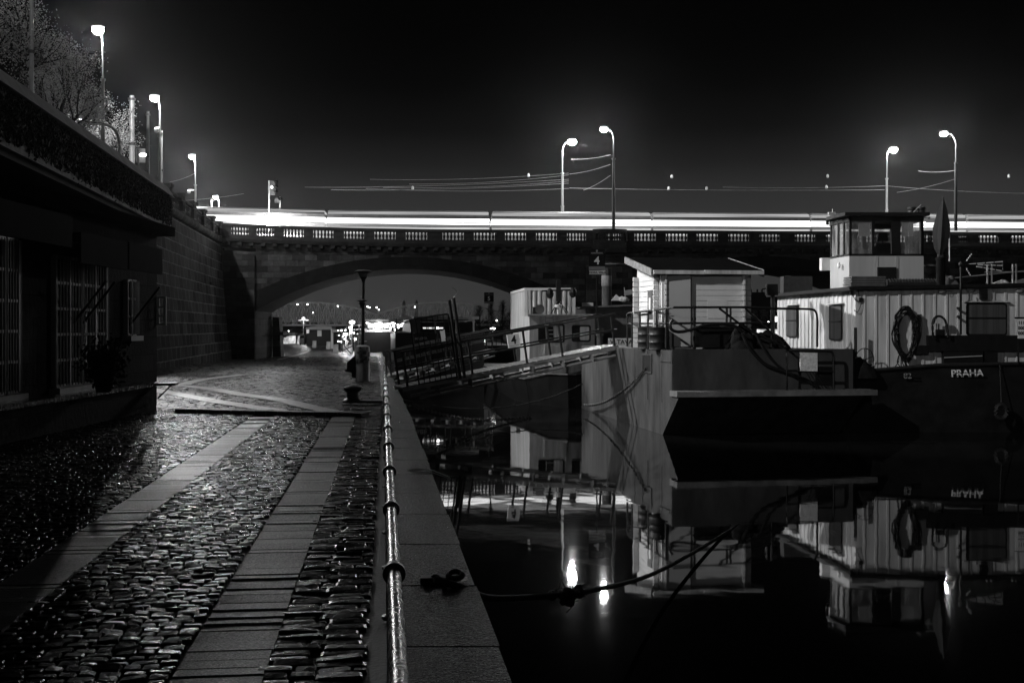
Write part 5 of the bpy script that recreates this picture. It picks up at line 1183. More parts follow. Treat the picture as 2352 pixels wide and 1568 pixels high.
for a1, a2 in ((1950.5, 1955), (2003, 2009), (2048, 2068), (2117, 2121.5)): pil(sill[0], sill[1], L01(a1), L01(a2))
for i, j in ((1, 2), (2, 3), (3, 4), (4, 5), (5, 0)):
    pil(sill[i], sill[j], 0, .06); pil(sill[i], sill[j], .94, 1.0)
    if (i, j) in ((1, 2), (2, 3)): pil(sill[i], sill[j], .47, .53)
    if (i, j) == (5, 0): pil(sill[i], sill[j], .45, .55)
for i in range(6):                                            # head and sill bands
    a_, b_ = sill[i], sill[(i + 1) % 6]; d_ = b_ - a_; nn = V((d_.y, -d_.x, 0)).normalized() * .09
    mb.obox(a_ + V((0, 0, zt - zs - .16)), d_, -nn, (0, 0, .16)); mb.obox(a_ + V((0, 0, .002)), d_, -nn, (0, 0, .07))
mb.build('window_frames', M_black, wo)
mg = bpy.data.materials.new('dusty_window_glass'); mg.use_nodes = True; tt = mg.node_tree; tt.nodes.clear()   # thin dusty panes
o_ = N(tt, "ShaderNodeOutputMaterial"); tr_n = N(tt, "ShaderNodeBsdfTransparent"); df = N(tt, "ShaderNodeBsdfDiffuse"); gl = N(tt, "ShaderNodeBsdfGlossy"); gl.inputs['Roughness'].default_value = .05
df.inputs[0].default_value = (.5, .5, .5, 1); mx1, mx2 = N(tt, "ShaderNodeMixShader"), N(tt, "ShaderNodeMixShader"); cc = N(tt, "ShaderNodeTexCoord"); nn_ = N(tt, "ShaderNodeTexNoise"); nn_.inputs['Scale'].default_value = 3
mpn = N(tt, "ShaderNodeMapping"); mpn.inputs['Scale'].default_value = (1, 1, .25); tt.links.new(cc.outputs['Object'], mpn.inputs[0]); tt.links.new(mpn.outputs[0], nn_.inputs['Vector']); mr = N(tt, "ShaderNodeMapRange"); mr.inputs['From Min'].default_value = .35; mr.inputs['From Max'].default_value = .65; mr.inputs['To Min'].default_value = .06; mr.inputs['To Max'].default_value = .42
tt.links.new(nn_.outputs[0], mr.inputs[0]); tt.links.new(mr.outputs[0], mx1.inputs[0]); tt.links.new(tr_n.outputs[0], mx1.inputs[1]); tt.links.new(df.outputs[0], mx1.inputs[2]); mx2.inputs[0].default_value = .06
tt.links.new(mx1.outputs[0], mx2.inputs[1]); tt.links.new(gl.outputs[0], mx2.inputs[2]); tt.links.new(mx2.outputs[0], o_.inputs[0])
for a1, a2 in ((1955, 2003), (2009, 2048), (2068, 2117)):
    if a1 == 2009: continue
    mb = MB(); p_ = sill[0].lerp(sill[1], L01(a1)); q_ = sill[0].lerp(sill[1], L01(a2)); mb.obox(p_ + V((0, .04, .07)), q_ - p_, (0, .006, 0), (0, 0, zt - zs - .23)); mb.build('window_pane', mg, wo)
for i, j in ((2, 3), (3, 4), (4, 5), (5, 0)):
    a_, b_ = sill[i], sill[j]; d_ = b_ - a_; nn = V((d_.y, -d_.x, 0)).normalized(); mb = MB(); mb.obox(a_.lerp(b_, .06) - nn * .04 + V((0, 0, .07)), d_ * .88, -nn * .006, (0, 0, zt - zs - .23)); mb.build('window_pane', mg, wo)
mb = MB()
for xc_ in (1988, 2088): mb.obox(V((XX(xc_ - 13, YW), YW + .12, ZZ(542, YW))), (26 * YW / K, 0, 0), (0, .03, 0), (0, 0, .45))
mb.build('sun_visor', M_grey, wo)
mb = MB(); p_ = [V((x_ + (.12 if x_ > 12 else -.2), y_ + (-.22 if k_ in (0, 1) else (.2 if k_ in (2, 3) else -.25)), zt + .003)) for k_, (x_, y_) in enumerate(pl)]; mb.prism(p_, (0, 0, .11)); mb.build('roof', M_black, wo)
mb = MB(); c = V((XX(2029, YW + 1.0), YW + 1.0, 0)); z_ = zs - .3                       # helmsman's seat
mb.prism([c + V((x_, 0, zs + zz_)) for x_, zz_ in ((-.34, -.3), (.34, -.3), (.33, .30), (.24, .50), (-.24, .50), (-.33, .30))], (0, .14, 0)); mb.prism([c + V((x_, .02, zs + zz_)) for x_, zz_ in ((-.2, .56), (.2, .56), (.14, .84), (-.14, .84))], (0, .1, 0)); mb.box((c.x - .03, c.y + .04, zs + .45), (c.x + .03, c.y + .09, zs + .6)); mb.build('seat', M_black, wo, bevel=.03)
mb = MB(); mb.obox(V((XX(1956, YW + .3), YW + .3, zs - .02)), (.55, 0, 0), (0, .3, 0), (0, 0, .26)); mb.build('console', M_dgrey, wo)
mb = MB(); mb.obox(V((XX(1886, 37.2), 37.1, ZZ(621, 37.2))), (.33, -.02, 0), (.0, .3, 0), (0, 0, .42)); mb.build('wing_box', M_white, wo)
mb = MB(); q = P(1930, 610, 35.9); mb.ball(q + V((-.06, -.05, 0)), .1, 8, 6, (.6, .6, 1)); mb.build('bulkhead_lamp', M_white2, wo, smooth=True)
mb = MB()
for xp in (1906, 1914): mb.tube([P(xp, 520, 36.8), P(xp, 492, 36.8)], .03, 6); mb.box(tuple(P(xp - 2, 492, 36.75)), tuple(P(xp + 2, 488, 36.9)))
mb.tube([P(1912, 500, 36.8), P(1912, 480, 36.8)], .012, 5); mb.build('signal_horn', M_pole, wo)
for xp in (2094, 2116):
    mb = MB(); mb.lathe([(.1, 0), (.07, .06), (.13, .1), (.12, .2), (.15, .24), (.14, .3), (.04, .32)], V((XX(xp, 36.5), 36.5, zt + .11)), 10); mb.build('roof_vent', M_black, wo, smooth=True)
mb = MB(); mb.tube([P(2090, 496, 36), P(2115, 470, 36)], .018, 5); mb.tube([P(2121, 500, 36), P(2136, 500, 36)], .018, 5); mb.ball(P(2134, 500, 36), .05, 6, 4); mb.build('aerial', M_grey, wo)
# stacks and clutter on the cabin roof
def rz(x_): return ZR + .16 * max(0, (x_ - C0.x) / (XR - C0.x)) + .005
c = V((XX(1955, 32.6), 32.6, 0)); c.z = rz(c.x); t = thing('pallet_stack', 'stack of dark slatted boards on the houseboat roof before the wheelhouse', 'boards', c)
mb = MB()
for k in range(7): mb.obox(c + V((R_.uniform(-.02, .02), 0, .05 * k)), (1.02, .03, 0), (0, .8, 0), (0, 0, .033))
mb.build('boards', M_wood, t); mb = MB()
for k in range(6): mb.obox(c + V((.1, .1, .05 * k + .034)), (.8, .03, 0), (0, .5, 0), (0, 0, .015))
mb.build('spacers', M_black, t)
for x0, x1, y0, y1, Y_, nm, lab, ct, m in ((2036, 2148, 641, 655, 32.5, 'net_roll', 'long dark roll of coiled netting lying on the houseboat roof', 'roll', M_iron), (2143, 2212, 635, 655, 33.2, 'canvas_bundle', 'crumpled grey canvas bundle on the roof right of the wheelhouse', 'canvas', mat('grey_canvas', .12)), (2285, 2330, 648, 657, 32.6, 'white_sheet', 'pale crumpled sheet near the right edge of the houseboat roof', 'sheet', M_whiteboat), (1800, 1866, 634, 655, 37.3, 'roof_box', 'long speckled box on the far end of the houseboat roof', 'box', mat('speckled_box', .02, .7, .8, 9))):
    mb = MB(); a_, b_ = P(x0, y1, Y_), P(x1, y1, Y_); z_ = rz(a_.x); hh = max(.12, ZZ(y0, Y_) - z_)
    if nm == 'roof_box': mb.obox(V((a_.x, a_.y, z_)), (b_.x - a_.x, 0, 0), (0, .5, 0), (0, 0, hh)); mb.tube([V((a_.x + .1 + .18 * k, Y_ + .2, z_ + hh)) for k in (0, 1)], .03, 5)
    elif nm == 'net_roll':
        mb.tube([V((a_.x, Y_, z_ + .11)), V((b_.x, Y_, z_ + .11))], .11, 9)
        for k in range(16): x_ = a_.x + (b_.x - a_.x) * (k + .5) / 16; mb.tube([V((x_ + .01 * q_, Y_ + .13 * math.cos(q_), z_ + .12 + .12 * math.sin(q_))) for q_ in (0, .8, 1.6, 2.4, 3.1)], .012, 4)
    else:
        heap(mb, ((a_.x + b_.x) / 2, Y_ + .2, z_), (b_.x - a_.x) / 2, .3, hh, x0 * .01)
    mb.solo(nm, m, lab, ct, smooth=nm not in ('roof_box',))
mb = MB(); c = V((XX(2158, 32.9), 32.9, rz(13))); mb.lathe([(.10, 0), (.10, .75), (.12, .76), (.12, .84), (.03, .86)], c, 12); mb.lathe([(.06, 0), (.06, .92)], c + V((.17, .15, 0)), 10)  # pipes added to block a lamp's reflection in the water
mb.solo('blocker_pipes', M_cloth, 'pair of dark exhaust pipes added at the foot of the furled flag to hide a lamp reflection', 'blocker', smooth=True, org=tuple(c))
# furled flag, antenna, hose coil, wheel and fittings
t = thing('furled_flag', 'tall dark furled flag or parasol standing on the houseboat roof', 'flag', V((XX(2158, 33.5), 33.5, rz(13)))); Yf = 33.5
mb = MB(); mb.tube([V((XX(2158, Yf), Yf, rz(13))), P(2158, 585, Yf)], .075, 8); mb.tube([P(2158, 585, Yf), P(2166.6, 452, Yf)], .02, 6); mb.build('pole', M_black, t)
mb = MB(); seg = 10
rings = []
for f, rx in ((0, .02), (.12, .16), (.3, .25), (.5, .26), (.8, .14), (1, .015)):
    c = P(2158, 590, Yf).lerp(P(2166.4, 455, Yf), f); rings.append([c + V((rx * math.cos(2 * PI * k / seg) * (1 if k % 2 else .72), rx * math.sin(2 * PI * k / seg) * (1 if k % 2 else .72), 0)) for k in range(seg)])
mb.add([p for r in rings for p in r], [(i * seg + k, i * seg + (k + 1) % seg, (i + 1) * seg + (k + 1) % seg, (i + 1) * seg + k) for i in range(5) for k in range(seg)]); mb.build('cloth', mat('dark_flag_cloth', .012, .9, .5, 4, stretch=(3, 3, .3)), t)
mb = MB(); Yp = 33.7; mb.tube(smooth_path([P(2126, 510, Yp), P(2174, 510, Yp), P(2180, 511, Yp), P(2181, 518, Yp)], 3) + [P(2181, 600, Yp)], .022, 6); mb.tube([P(2126, 524, Yp), P(2180, 524, Yp)], .015, 5); mb.solo('rail_frame', M_pole, 'thin bright pipe frame between the wheelhouse and the furled flag', 'frame', smooth=True)
t = thing('tv_antenna', 'rake shaped television antenna on a dark pole at the houseboat stern', 'antenna', H(2207, 768, 31.9)); Ya = 31.7
mb = MB(); mb.tube([H(2207, 768, Ya), H(2207, 600, Ya)], .03, 7); mb.ball(H(2207, 607, Ya), .07, 8, 6); mb.tube([H(2199, 708, Ya + .2), H(2207, 708, Ya)], .04, 5); mb.tube([H(2199, 727, Ya + .2), H(2207, 727, Ya)], .04, 5); mb.build('pole', M_black, t)
mb = MB(); rods = [((2220, 599), (2232, 583)), ((2220, 616), (2229, 632)), ((2222, 607), (2303, 601)), ((2245, 608), (2302, 610)), ((2243, 612), (2300, 622))]
for a_, b_ in rods: mb.tube([H(*a_, Ya), H(*b_, Ya)], .016, 6)
mb.build('rods', M_white, t)
mb = MB(); mb.tube([H(2207, 607, Ya), H(2245, 608, Ya)], .022, 6); mb.tube([H(2304, 599, Ya), H(2304, 624, Ya)], .022, 6)
for a_, b_ in rods:
    for f in (.25, .5, .75): q = H(*a_, Ya).lerp(H(*b_, Ya), f); mb.tube([q - V((.012, 0, 0)), q + V((.012, 0, 0))], .024, 6)
mb.build('insulators', M_black, t)
mb = MB(); Yr = 34.5
for a_, b_ in (((2176, 640), (2352, 622)), ((2262, 625), (2352, 624))): mb.tube([H(*a_, Yr), H(*b_, Yr)], .016, 5)
for xp in (2268, 2278, 2326, 2334): mb.tube([H(xp, 655, Yr), H(xp, 607, Yr)], .03, 6)
mb.solo('roof_railing', M_grey, 'low pipe railing at the right end of the houseboat roof', 'railing', smooth=True)
R_ = random.Random(13); c = H(2079, 768, 31.83); mb = MB()
for i in range(13):
    rx, rz_ = .30 + R_.uniform(-.09, .09), .70 + R_.uniform(-.12, .10); ph = R_.uniform(0, 6)
    mb.tube([c + V((rx * math.cos(a) * (1 + .12 * math.sin(a)) + .02 * math.sin(3 * a + ph) + R_.uniform(-.006, .006), -.01 - .1 * R_.random() + .03 * math.sin(a), rz_ * math.sin(a) + .02)) for a in [2 * PI * k / 26 for k in range(26)]], .026, 6, closed=True)
for i in range(5):
    a_ = c + V((R_.uniform(-.2, .3), -.05, -.55)); mb.tube(smooth_path([a_, a_ + V((R_.uniform(-.1, .1), -.05, -.25)), a_ + V((R_.uniform(-.2, .2), -.02, -.38))], 4), .015, 5)
mb.solo('hose_coil', M_black, 'big black hose coil hanging on the white stern wall', 'hose', smooth=True)
mb = MB(); mb.tube(smooth_path([H(2115, 722, 31.9), H(2116, 745, 31.8), H(2114, 770, 31.8), H(2108, 790, 31.85), H(2104, 812, 31.85)], 4), .022, 6); mb.obox(H(2109, 738, 31.8), (.09, 0, 0), (0, .08, 0), (0, 0, .2)); mb.obox(H(2106, 756, 31.78), (.12, 0, 0), (0, .1, 0), (0, 0, .18)); mb.solo('power_plug', M_black, 'dangling black power plug right of the hose coil', 'plug', smooth=False)
t = thing('hand_wheel', 'spoked iron hand wheel at the left end of the houseboat stern', 'wheel', H(1987, 850, 31.5)); c = H(1986, 826, 31.45); mb = MB(); r = .26
mb.tube([c + V((r * math.cos(2 * PI * k / 24), 0, r * 1.25 * math.sin(2 * PI * k / 24))) for k in range(24)], .016, 6, closed=True)
for k in range(5): a = PI / 2 + 2 * PI * k / 5; mb.tube([c, c + V((r * math.cos(a), 0, r * 1.25 * math.sin(a)))], .012, 5)
mb.tube([c + V((0, -.05, 0)), c + V((0, .25, 0))], .03, 8); mb.build('rim', M_iron, t, smooth=True)
mb = MB(); mb.tube([H(1965, 850, 31.5), H(1965, 752, 31.5)], .045, 8); mb.build('post', M_black, t)
mb = MB(); c = H(1985, 858, 31.3)
heap(mb, (c.x, c.y + .25, ZZ(868, 31.5)), .5, .35, .5, 7.7)
mb.solo('windlass_cover', M_cloth, 'dark lumpy windlass cover below the hand wheel', 'windlass', smooth=True)
t = thing('deck_hoop', 'black hose hoop round a small white box on the stern deck', 'hose', H(2158, 775, 31.6)); mb = MB(); mb.tube(smooth_path([H(2143, 775, 31.6), H(2142, 745, 31.6), H(2147, 730, 31.6), H(2158, 726, 31.6), H(2169, 733, 31.6), H(2175, 750, 31.6), H(2177, 775, 31.6)], 5), .035, 7); mb.build('hoop', M_black, t, smooth=True)
mb = MB(); mb.obox(H(2148, 743, 31.6), (.25, 0, 0), (0, .12, 0), (0, 0, .14)); mb.build('box', M_whiteboat, t); mb = MB(); mb.obox(H(2151, 770, 31.62), (.24, 0, 0), (0, .1, 0), (0, 0, .17)); mb.tube([H(2156, 760, 31.65), H(2156, 743, 31.65)], .025, 6); mb.build('pump', M_black, t, bevel=.02)
for xp, yp, lab, dark in ((2164, 669, 'small round bulkhead lamp on the stern wall left of the antenna pole', 0), (2230, 666, 'caged bulkhead lamp on the stern wall above the big window', 0), (2257, 675, 'black box floodlight above the big curtained window', 1), (2342, 668, 'bulkhead lamp at the right end of the stern wall', 0)):
    c = H(xp, yp, 31.93); mb = MB()
    if dark: mb.obox(c - V((.09, .12, .16)), (.19, 0, 0), (0, .14, 0), (0, 0, .30)); mb.tube([c + V((-.16, .03, -.1)), c + V((-.14, .0, -.3))], .012, 5)
    else: mb.ball(c, .085, 8, 6, (1.6, .8, .8)); mb.tube(smooth_path([c + V((.1, 0, 0)), c + V((.25, 0, .02)), c + V((.28, .02, -.1)), c + V((.2, .03, -.15))], 4), .008, 4)
    mb.solo('wall_lamp', M_black if dark else M_grey, lab, 'lamp', smooth=not dark)
mb = MB()
for pts in (((1953, 674), (1960, 680), (1966, 690), (1978, 693)), ((1978, 688), (1977, 700), (1970, 716), (1962, 712)), ((1955, 672), (1960, 660), (1970, 664), (1973, 680))): mb.tube(smooth_path([H(a_, b_, 31.9) for a_, b_ in pts], 5), .013, 5)
mb.obox(H(1974, 692, 31.9), (.1, 0, 0), (0, .07, 0), (0, 0, .11)); mb.obox(H(1953, 678, 31.88), (.07, 0, 0), (0, .07, 0), (0, 0, .12)); mb.solo('cable_tangle', M_black, 'tangle of black cable and plugs at the top left of the stern wall', 'cable')
t = thing('load_board', 'white marking board with rows of dark digits at the right edge', 'sign', H(2346, 790, 31.4)); mb = MB(); mb.obox(H(2338, 777, 31.4), (.4, 0, 0), (0, .02, 0), (0, 0, 45 * 31.4 / K)); mb.build('panel', M_signw, t)
for k, tx in enumerate(('111', '000', '000')): text_mesh(tx, 'lettering', M_ink, t, H(2346, 744.5 + 12 * k, 31.39), (1, 0, 0), (0, 0, 1), .13, .003)
mb = MB(); mb.tube([H(2339, 834, 31.42), H(2339, 777, 31.42)], .02, 6); mb.bar(H(2331, 730, 31.42), H(2362, 730, 31.42), .05); mb.build('post', M_black, t)
t = thing('hull_fender', 'worn dark rubber fender hanging on the black hull near the right edge', 'fender', H(2300, 950, 31.4)); c = H(2300, 945, 31.4); mb = MB(); mb.tube([c + V((.16 * math.cos(a), .0, .2 * math.sin(a))) for a in [2 * PI * k / 14 for k in range(14)]], .07, 8, closed=True); mb.build('tyre', mat('worn_rubber', .010, .6, .5, 4), t, smooth=True); mb = MB(); mb.tube([c + V((0, 0, .2)), H(2296, 835, 31.5)], .014, 5); mb.build('line', M_rope, t)

# ------------------------------------------------------------------ boats and stalls farther along the quay
rb = thing('restaurant_boat', 'dark restaurant boat with a flat canopy and a row of small lit windows', 'boat', V((-3.6, 70, 0)))
Yr = 58.0
def RB(xp, yp, Y=Yr): return P(xp, yp, Y)
def rhex(mb, x0, x1, y0, y1, z0, z1, sk=-.118): mb.hexa([V((x0, y0, z0)), V((x1, y0, z0)), V((x1 + sk * (y1 - y0), y1, z0)), V((x0 + sk * (y1 - y0), y1, z0)), V((x0, y0, z1)), V((x1, y0, z1)), V((x1 + sk * (y1 - y0), y1, z1)), V((x0 + sk * (y1 - y0), y1, z1))])
xa, xb = XX(908, Yr), XX(1112, Yr)
mb = MB(); rhex(mb, xa, xb, Yr, 88, -.3, ZZ(764, Yr)); mb.build('hull', M_blackhull, rb)
mb = MB(); rhex(mb, XX(944, Yr), XX(1092, Yr), Yr + .5, 84, ZZ(764, Yr) + .002, ZZ(740, Yr)); mb.build('cabin', M_black, rb)
mb = MB(); rhex(mb, XX(950, Yr), XX(1100, Yr), Yr, 85, ZZ(733, Yr), ZZ(726.5, Yr)); mb.build('canopy', M_grey, rb)
mb = MB(); p4 = [RB(906, 735), RB(953, 733), V((XX(953, Yr) - .3, Yr + 3, ZZ(733, Yr))), V((XX(906, Yr) - .3, Yr + 3, ZZ(735, Yr)))]; ap = RB(932, 723.5, Yr + 1.5); mb.add(p4 + [ap], [(0, 1, 4), (1, 2, 4), (2, 3, 4), (3, 0, 4), (3, 2, 1, 0)]); mb.build('pavilion_roof', M_dgrey, rb)
for xp in (910, 950, 1000, 1048, 1088):
    mb = MB(); mb.tube([RB(xp, 766), RB(xp, 733)], .05, 6); mb.build('canopy_post', M_grey, rb)
for k, (x0, x1) in enumerate(((971, 979), (981, 992), (994, 1001), (1003, 1009), (1010, 1018))):
    mb = MB(); mb.obox(RB(x0, 755, Yr + .49), ((x1 - x0) * Yr / K, 0, 0), (0, -.02, 0), (0, 0, .08)); mb.build('window', M_smalllamp if k == 3 else emat('dim_lit_window', .9), rb)
text_mesh('MILENA', 'lettering', M_let, rb, RB(967, 780, Yr - .01), (1, 0, .05), (0, 0, 1), .19, .004)
mb = MB(); rhex(mb, XX(944, Yr), XX(966, Yr), Yr - .05, Yr + .4, ZZ(764, Yr) + .003, ZZ(736, Yr)); mb.build('door', M_dgrey, rb)
lp = thing('landing_pontoon', 'small railed landing pontoon with a lit lamp under the numeral 5 sign', 'pontoon', V((XX(1160, 70), 70, 0))); Yp = 70
mb = MB(); rhex(mb, XX(1120, Yp), XX(1195, Yp), Yp - 1.5, 84, -.2, 1.9); mb.build('float', M_rust, lp)
mb = MB(); mb.tube(smooth_path([RB(1122, 765, Yp), RB(1130, 757, Yp), RB(1150, 751, Yp), RB(1170, 749, Yp), RB(1183, 755, Yp), RB(1186, 775, Yp)], 4), .03, 6)
for xp in (1130, 1140, 1152, 1165, 1178): mb.tube([RB(xp, 793, Yp), RB(xp, 752, Yp)], .022, 5)
mb.tube([RB(1125, 772, Yp), RB(1186, 772, Yp)], .022, 5); mb.build('railing', M_black, lp)
mb = MB(); c = RB(1132, 754, Yp - .2); mb.ball(c, .12, 8, 6, (1.4, 1, .6)); mb.build('lamp', M_smalllamp, lp)
mb = MB(); mb.tube([RB(1132, 795, Yp - .2), RB(1132, 756, Yp - .2)], .03, 6); mb.obox(RB(1123, 753, Yp - .3), (.62, 0, 0), (0, .4, 0), (0, 0, .04)); mb.build('lamp_post', M_grey, lp)
# boats beyond the bridge
ab = thing('awning_boat', 'moored boat with a brightly lit open awning beyond the bridge', 'boat', V((-13, 125, 0))); Yb2 = 122.0
mb = MB(); rhex(mb, XX(836, Yb2), XX(925, Yb2), Yb2, 150, -.3, ZZ(765, Yb2)); mb.build('hull', M_blackhull, ab)
mb = MB(); rhex(mb, XX(834, Yb2), XX(893, Yb2), Yb2, 148, ZZ(739, Yb2), ZZ(733, Yb2)); mb.build('awning', M_dgrey, ab)
mb = MB(); rhex(mb, XX(838, Yb2), XX(891, Yb2), Yb2 + 2.5, Yb2 + 2.7, ZZ(753, Yb2), ZZ(742, Yb2), 0); mb.build('lit_hall', emat('lit_hall_glow', 1.6, .6, .9), ab)
mb = MB(); rhex(mb, XX(893, Yb2), XX(922, Yb2), Yb2, 146, ZZ(752, Yb2), ZZ(732, Yb2)); mb.build('cabin', M_black, ab)
for xp, yp in ((897, 752), (904, 749), (915, 751), (921, 748), (908, 757)):
    mb = MB(); mb.ball(P(xp, yp, Yb2 - .2), .13, 7, 5); mb.build('lamp', M_smalllamp, ab)
mb = MB(); rhex(mb, XX(838, Yb2), XX(900, Yb2), Yb2 - .1, Yb2, ZZ(762, Yb2), ZZ(756, Yb2), 0); mb.build('side_board', M_whiteboat, ab)
for xp in (840, 860, 880, 893): mb = MB(); mb.tube([P(xp, 764, Yb2), P(xp, 738, Yb2)], .05, 5); mb.build('awning_post', M_black, ab)
light('awning_boat_light', P(866, 750, Yb2 - .5), 250, ab)
# quay lamps and stalls beyond
def qlamp(xp, yp, Y, r, label, power=0):
    z0 = zq(Y); t = thing('quay_lamp', label, 'lamp', V((XX(xp, Y), Y, z0)), 'small lamps along the far quay'); mb = MB(); mb.tube([V((XX(xp, Y), Y, z0)), P(xp, yp, Y)], .05, 5); mb.build('pole', M_grey, t)
    mb = MB(); mb.ball(P(xp, yp, Y - .1), r * .6, 8, 6, (1.3, 1, .8)); mb.build('lamp_lens', M_smalllamp, t)
    if power: light('quay_lamp_light', P(xp, yp, Y - .7), power, t)
qlamp(808.5, 740, 128, .42, 'brightest lamp cluster on the far quay, highest of three', 900)
qlamp(804, 752, 126, .25, 'middle lamp of the three beside the stalls beyond the bridge')
qlamp(794, 768, 124, .36, 'lowest round lamp of the three beside the stalls beyond the bridge', 500)
qlamp(697, 731, 185, .3, 'single small lamp with cross arms on the quay seen through the arch', 500)
mb = MB(); mb.tube([P(685, 735, 185), P(709, 735, 185)], .05, 5); mb.solo('cross_arm', M_pole, 'thin cross arm below the single lamp seen through the arch', 'beam')
t = thing('market_stall', 'low lit white stall at the far left end of the quay', 'stall', P(668, 788, 190)); mb = MB(); rhex(mb, XX(664, 190), XX(677, 190), 190, 192, .3, ZZ(771, 190)); mb.build('counter', emat('glowing_stall_front', .75, .5, 1.2), t); mb = MB(); rhex(mb, XX(655, 190), XX(682, 190), 189.5, 192.5, ZZ(767, 190), ZZ(765, 190)); mb.build('roof', M_grey, t)  # counter emits, its lamp light put into the material
for xp, hgt, lab in ((652, 775, 'glowing stacked goods left of the lit stall'), (658, 772, 'taller glowing stacked goods beside the lit stall'), (684, 771, 'narrow glowing panel right of the lit stall')):
    mb = MB(); Yx = 188; c = V((XX(xp, Yx), Yx, zq(Yx))); mb.obox(c, (.35, 0, 0), (0, .4, 0), (0, 0, ZZ(hgt, Yx) - c.z)); mb.obox(c + V((-.1, -.1, 0)), (.25, 0, 0), (0, .4, 0), (0, 0, (ZZ(hgt, Yx) - c.z) * .6)); mb.solo('goods_stack', emat('glowing_goods', .5, .6, 1.0), lab, 'goods', 'glowing goods round the far stall')  # goods emit a glow of their own in place of stall light
t = thing('parked_van', 'dark parked van facing the viewer beside the far stall', 'van', V((XX(693, 175), 175, .3))); xv, yv = XX(687, 175), 175; mb = MB(); w_ = XX(699, 175) - xv; zv = ZZ(768, 175)
mb.prism([(xv, yv, .5), (xv, yv + .1, 1.3), (xv, yv + .9, zv), (xv, yv + 4, zv), (xv, yv + 4, .5)], (w_, 0, 0)); mb.build('body', M_dgrey, t, bevel=.08); mb = MB(); mb.quad((xv + .08, yv + .13, 1.4), (xv + w_ - .08, yv + .13, 1.4), (xv + w_ - .12, yv + .8, zv - .12), (xv + .12, yv + .8, zv - .12)); mb.build('windscreen', M_glass, t)
mb = MB()
for q in (.0, w_ - .16): mb.tube([V((xv + q, yv + .8, .6)), V((xv + q + .16, yv + .8, .6))], .32, 10)
mb.build('wheels', M_black, t)
t = thing('quay_shed', 'long dark shed with a bowed roof and a pale door panel on the far quay', 'shed', V((XX(735, 165), 165, .3))); Yk = 165
mb = MB(); rhex(mb, XX(704, Yk), XX(762, Yk), Yk, 178, .25, ZZ(757, Yk)); mb.build('wall', M_black, t)
mb = MB(); mb.prism([P(702, 757, Yk - .4), P(762, 757, Yk - .4), P(762, 749.5, Yk - .4), P(735, 748.5, Yk - .4), P(715, 750, Yk - .4), P(702, 753, Yk - .4)], (-1.5, 13, 0)); mb.build('roof', M_grey, t)
mb = MB(); mb.obox(P(729, 772, Yk - .02), (.62, 0, 0), (0, -.04, 0), (0, 0, 14 * Yk / K)); mb.build('door_panel', M_white, t)
mb = MB(); mb.obox(P(704, 765, Yk - .02), (.4, 0, 0), (0, -.05, 0), (0, 0, 13 * Yk / K)); mb.build('glowing_post', emat('lit_post_glow', .55, .3), t)  # post glows by itself in place of light falling on it
t = thing('entrance_gate', 'gate with a pale lettered board over two posts before the shed', 'gate', V((XX(774, 140), 140, .3))); Yg = 140
for xp in (760, 784): mb = MB(); mb.obox(P(xp, 801, Yg), (.3, 0, 0), (0, .2, 0), (0, 0, 46 * Yg / K)); mb.build('post', M_white if xp < 770 else M_grey, t)
mb = MB(); mb.obox(P(763, 763, Yg - .1), (22 * Yg / K, 0, 0), (0, .08, 0), (0, 0, 7.5 * Yg / K)); so = mb.build('sign_board', M_dgrey, t); text_mesh('BIKERS', 'lettering', M_let, so, P(774, 762, Yg - .11), (1, 0, 0), (0, 0, 1), .38, .01)
t = thing('crossed_banner', 'glowing white banner behind crossed bars beside the drum lamp', 'banner', V((XX(798, 116), 116, .3))); mb = MB(); mb.obox(P(788, 810, 116.2), (.95, 0, 0), (0, .04, 0), (0, 0, 18 * 116 / K)); mb.build('cloth', emat('glowing_banner', .45, .6, 2.0), t); mb = MB()  # cloth emits, its brightness put into the material
mb.bar(P(786, 806, 116), P(810, 794, 116), .09); mb.bar(P(790, 793, 116), P(806, 812, 116), .09); mb.build('bars', M_black, t)
for xp, Yx, lab in ((718, 150, 'small pale chalk board standing before the shed'), (750, 140, 'small pale sign stand on the far paving'), (766, 118, 'tilted pale sign stand left of the banner')):
    mb = MB(); c = V((XX(xp, Yx), Yx, zq(Yx))); mb.prism([c + V(p) for p in ((0, -.3, 0), (0, .3, 0), (0, 0, .95))], (.5, .05, 0)); mb.solo('sign_stand', M_whiteboat, lab, 'sign', 'sign stands on the far quay')
# ------------------------------------------------------------------ far bank and railway bridge
mb = MB(); mb.quad((-900, 700, 1.5), (900, 700, 1.5), (1200, 2600, 1.5), (-1200, 2600, 1.5)); mb.structure('far_bank', M_dgrey)
mb = MB(); mb.hexa([V(p) for p in ((56, 380, -.5), (400, 330, -.5), (500, 700, -.5), (150, 700, -.5), (56, 380, 1.8), (400, 330, 1.8), (500, 700, 1.8), (150, 700, 1.8))]); mb.structure('right_bank', M_dgrey)
mb = MB(); hp = [(-320, 7), (-250, 8), (-160, 7), (-90, 6), (-30, 8), (40, 9), (110, 7), (170, 9), (260, 11), (400, 8)]
for (a_, za), (b_, zb2) in zip(hp, hp[1:]): mb.hexa([V((a_, 780, 1)), V((b_, 780, 1)), V((b_, 900, 1)), V((a_, 900, 1)), V((a_, 830, za)), V((b_, 830, zb2)), V((b_, 880, zb2)), V((a_, 880, za))])
mb.structure('hills', M_bark)
YRB = 610.0; rwb = thing('railway_bridge', 'hazy three span bowstring truss railway bridge in the far distance', 'bridge', V((-50, YRB, 1)))
M_steel = mat('railway_steel', .3, .7)
spans = [(563, 862), (864, 1162), (1164, 1462)]
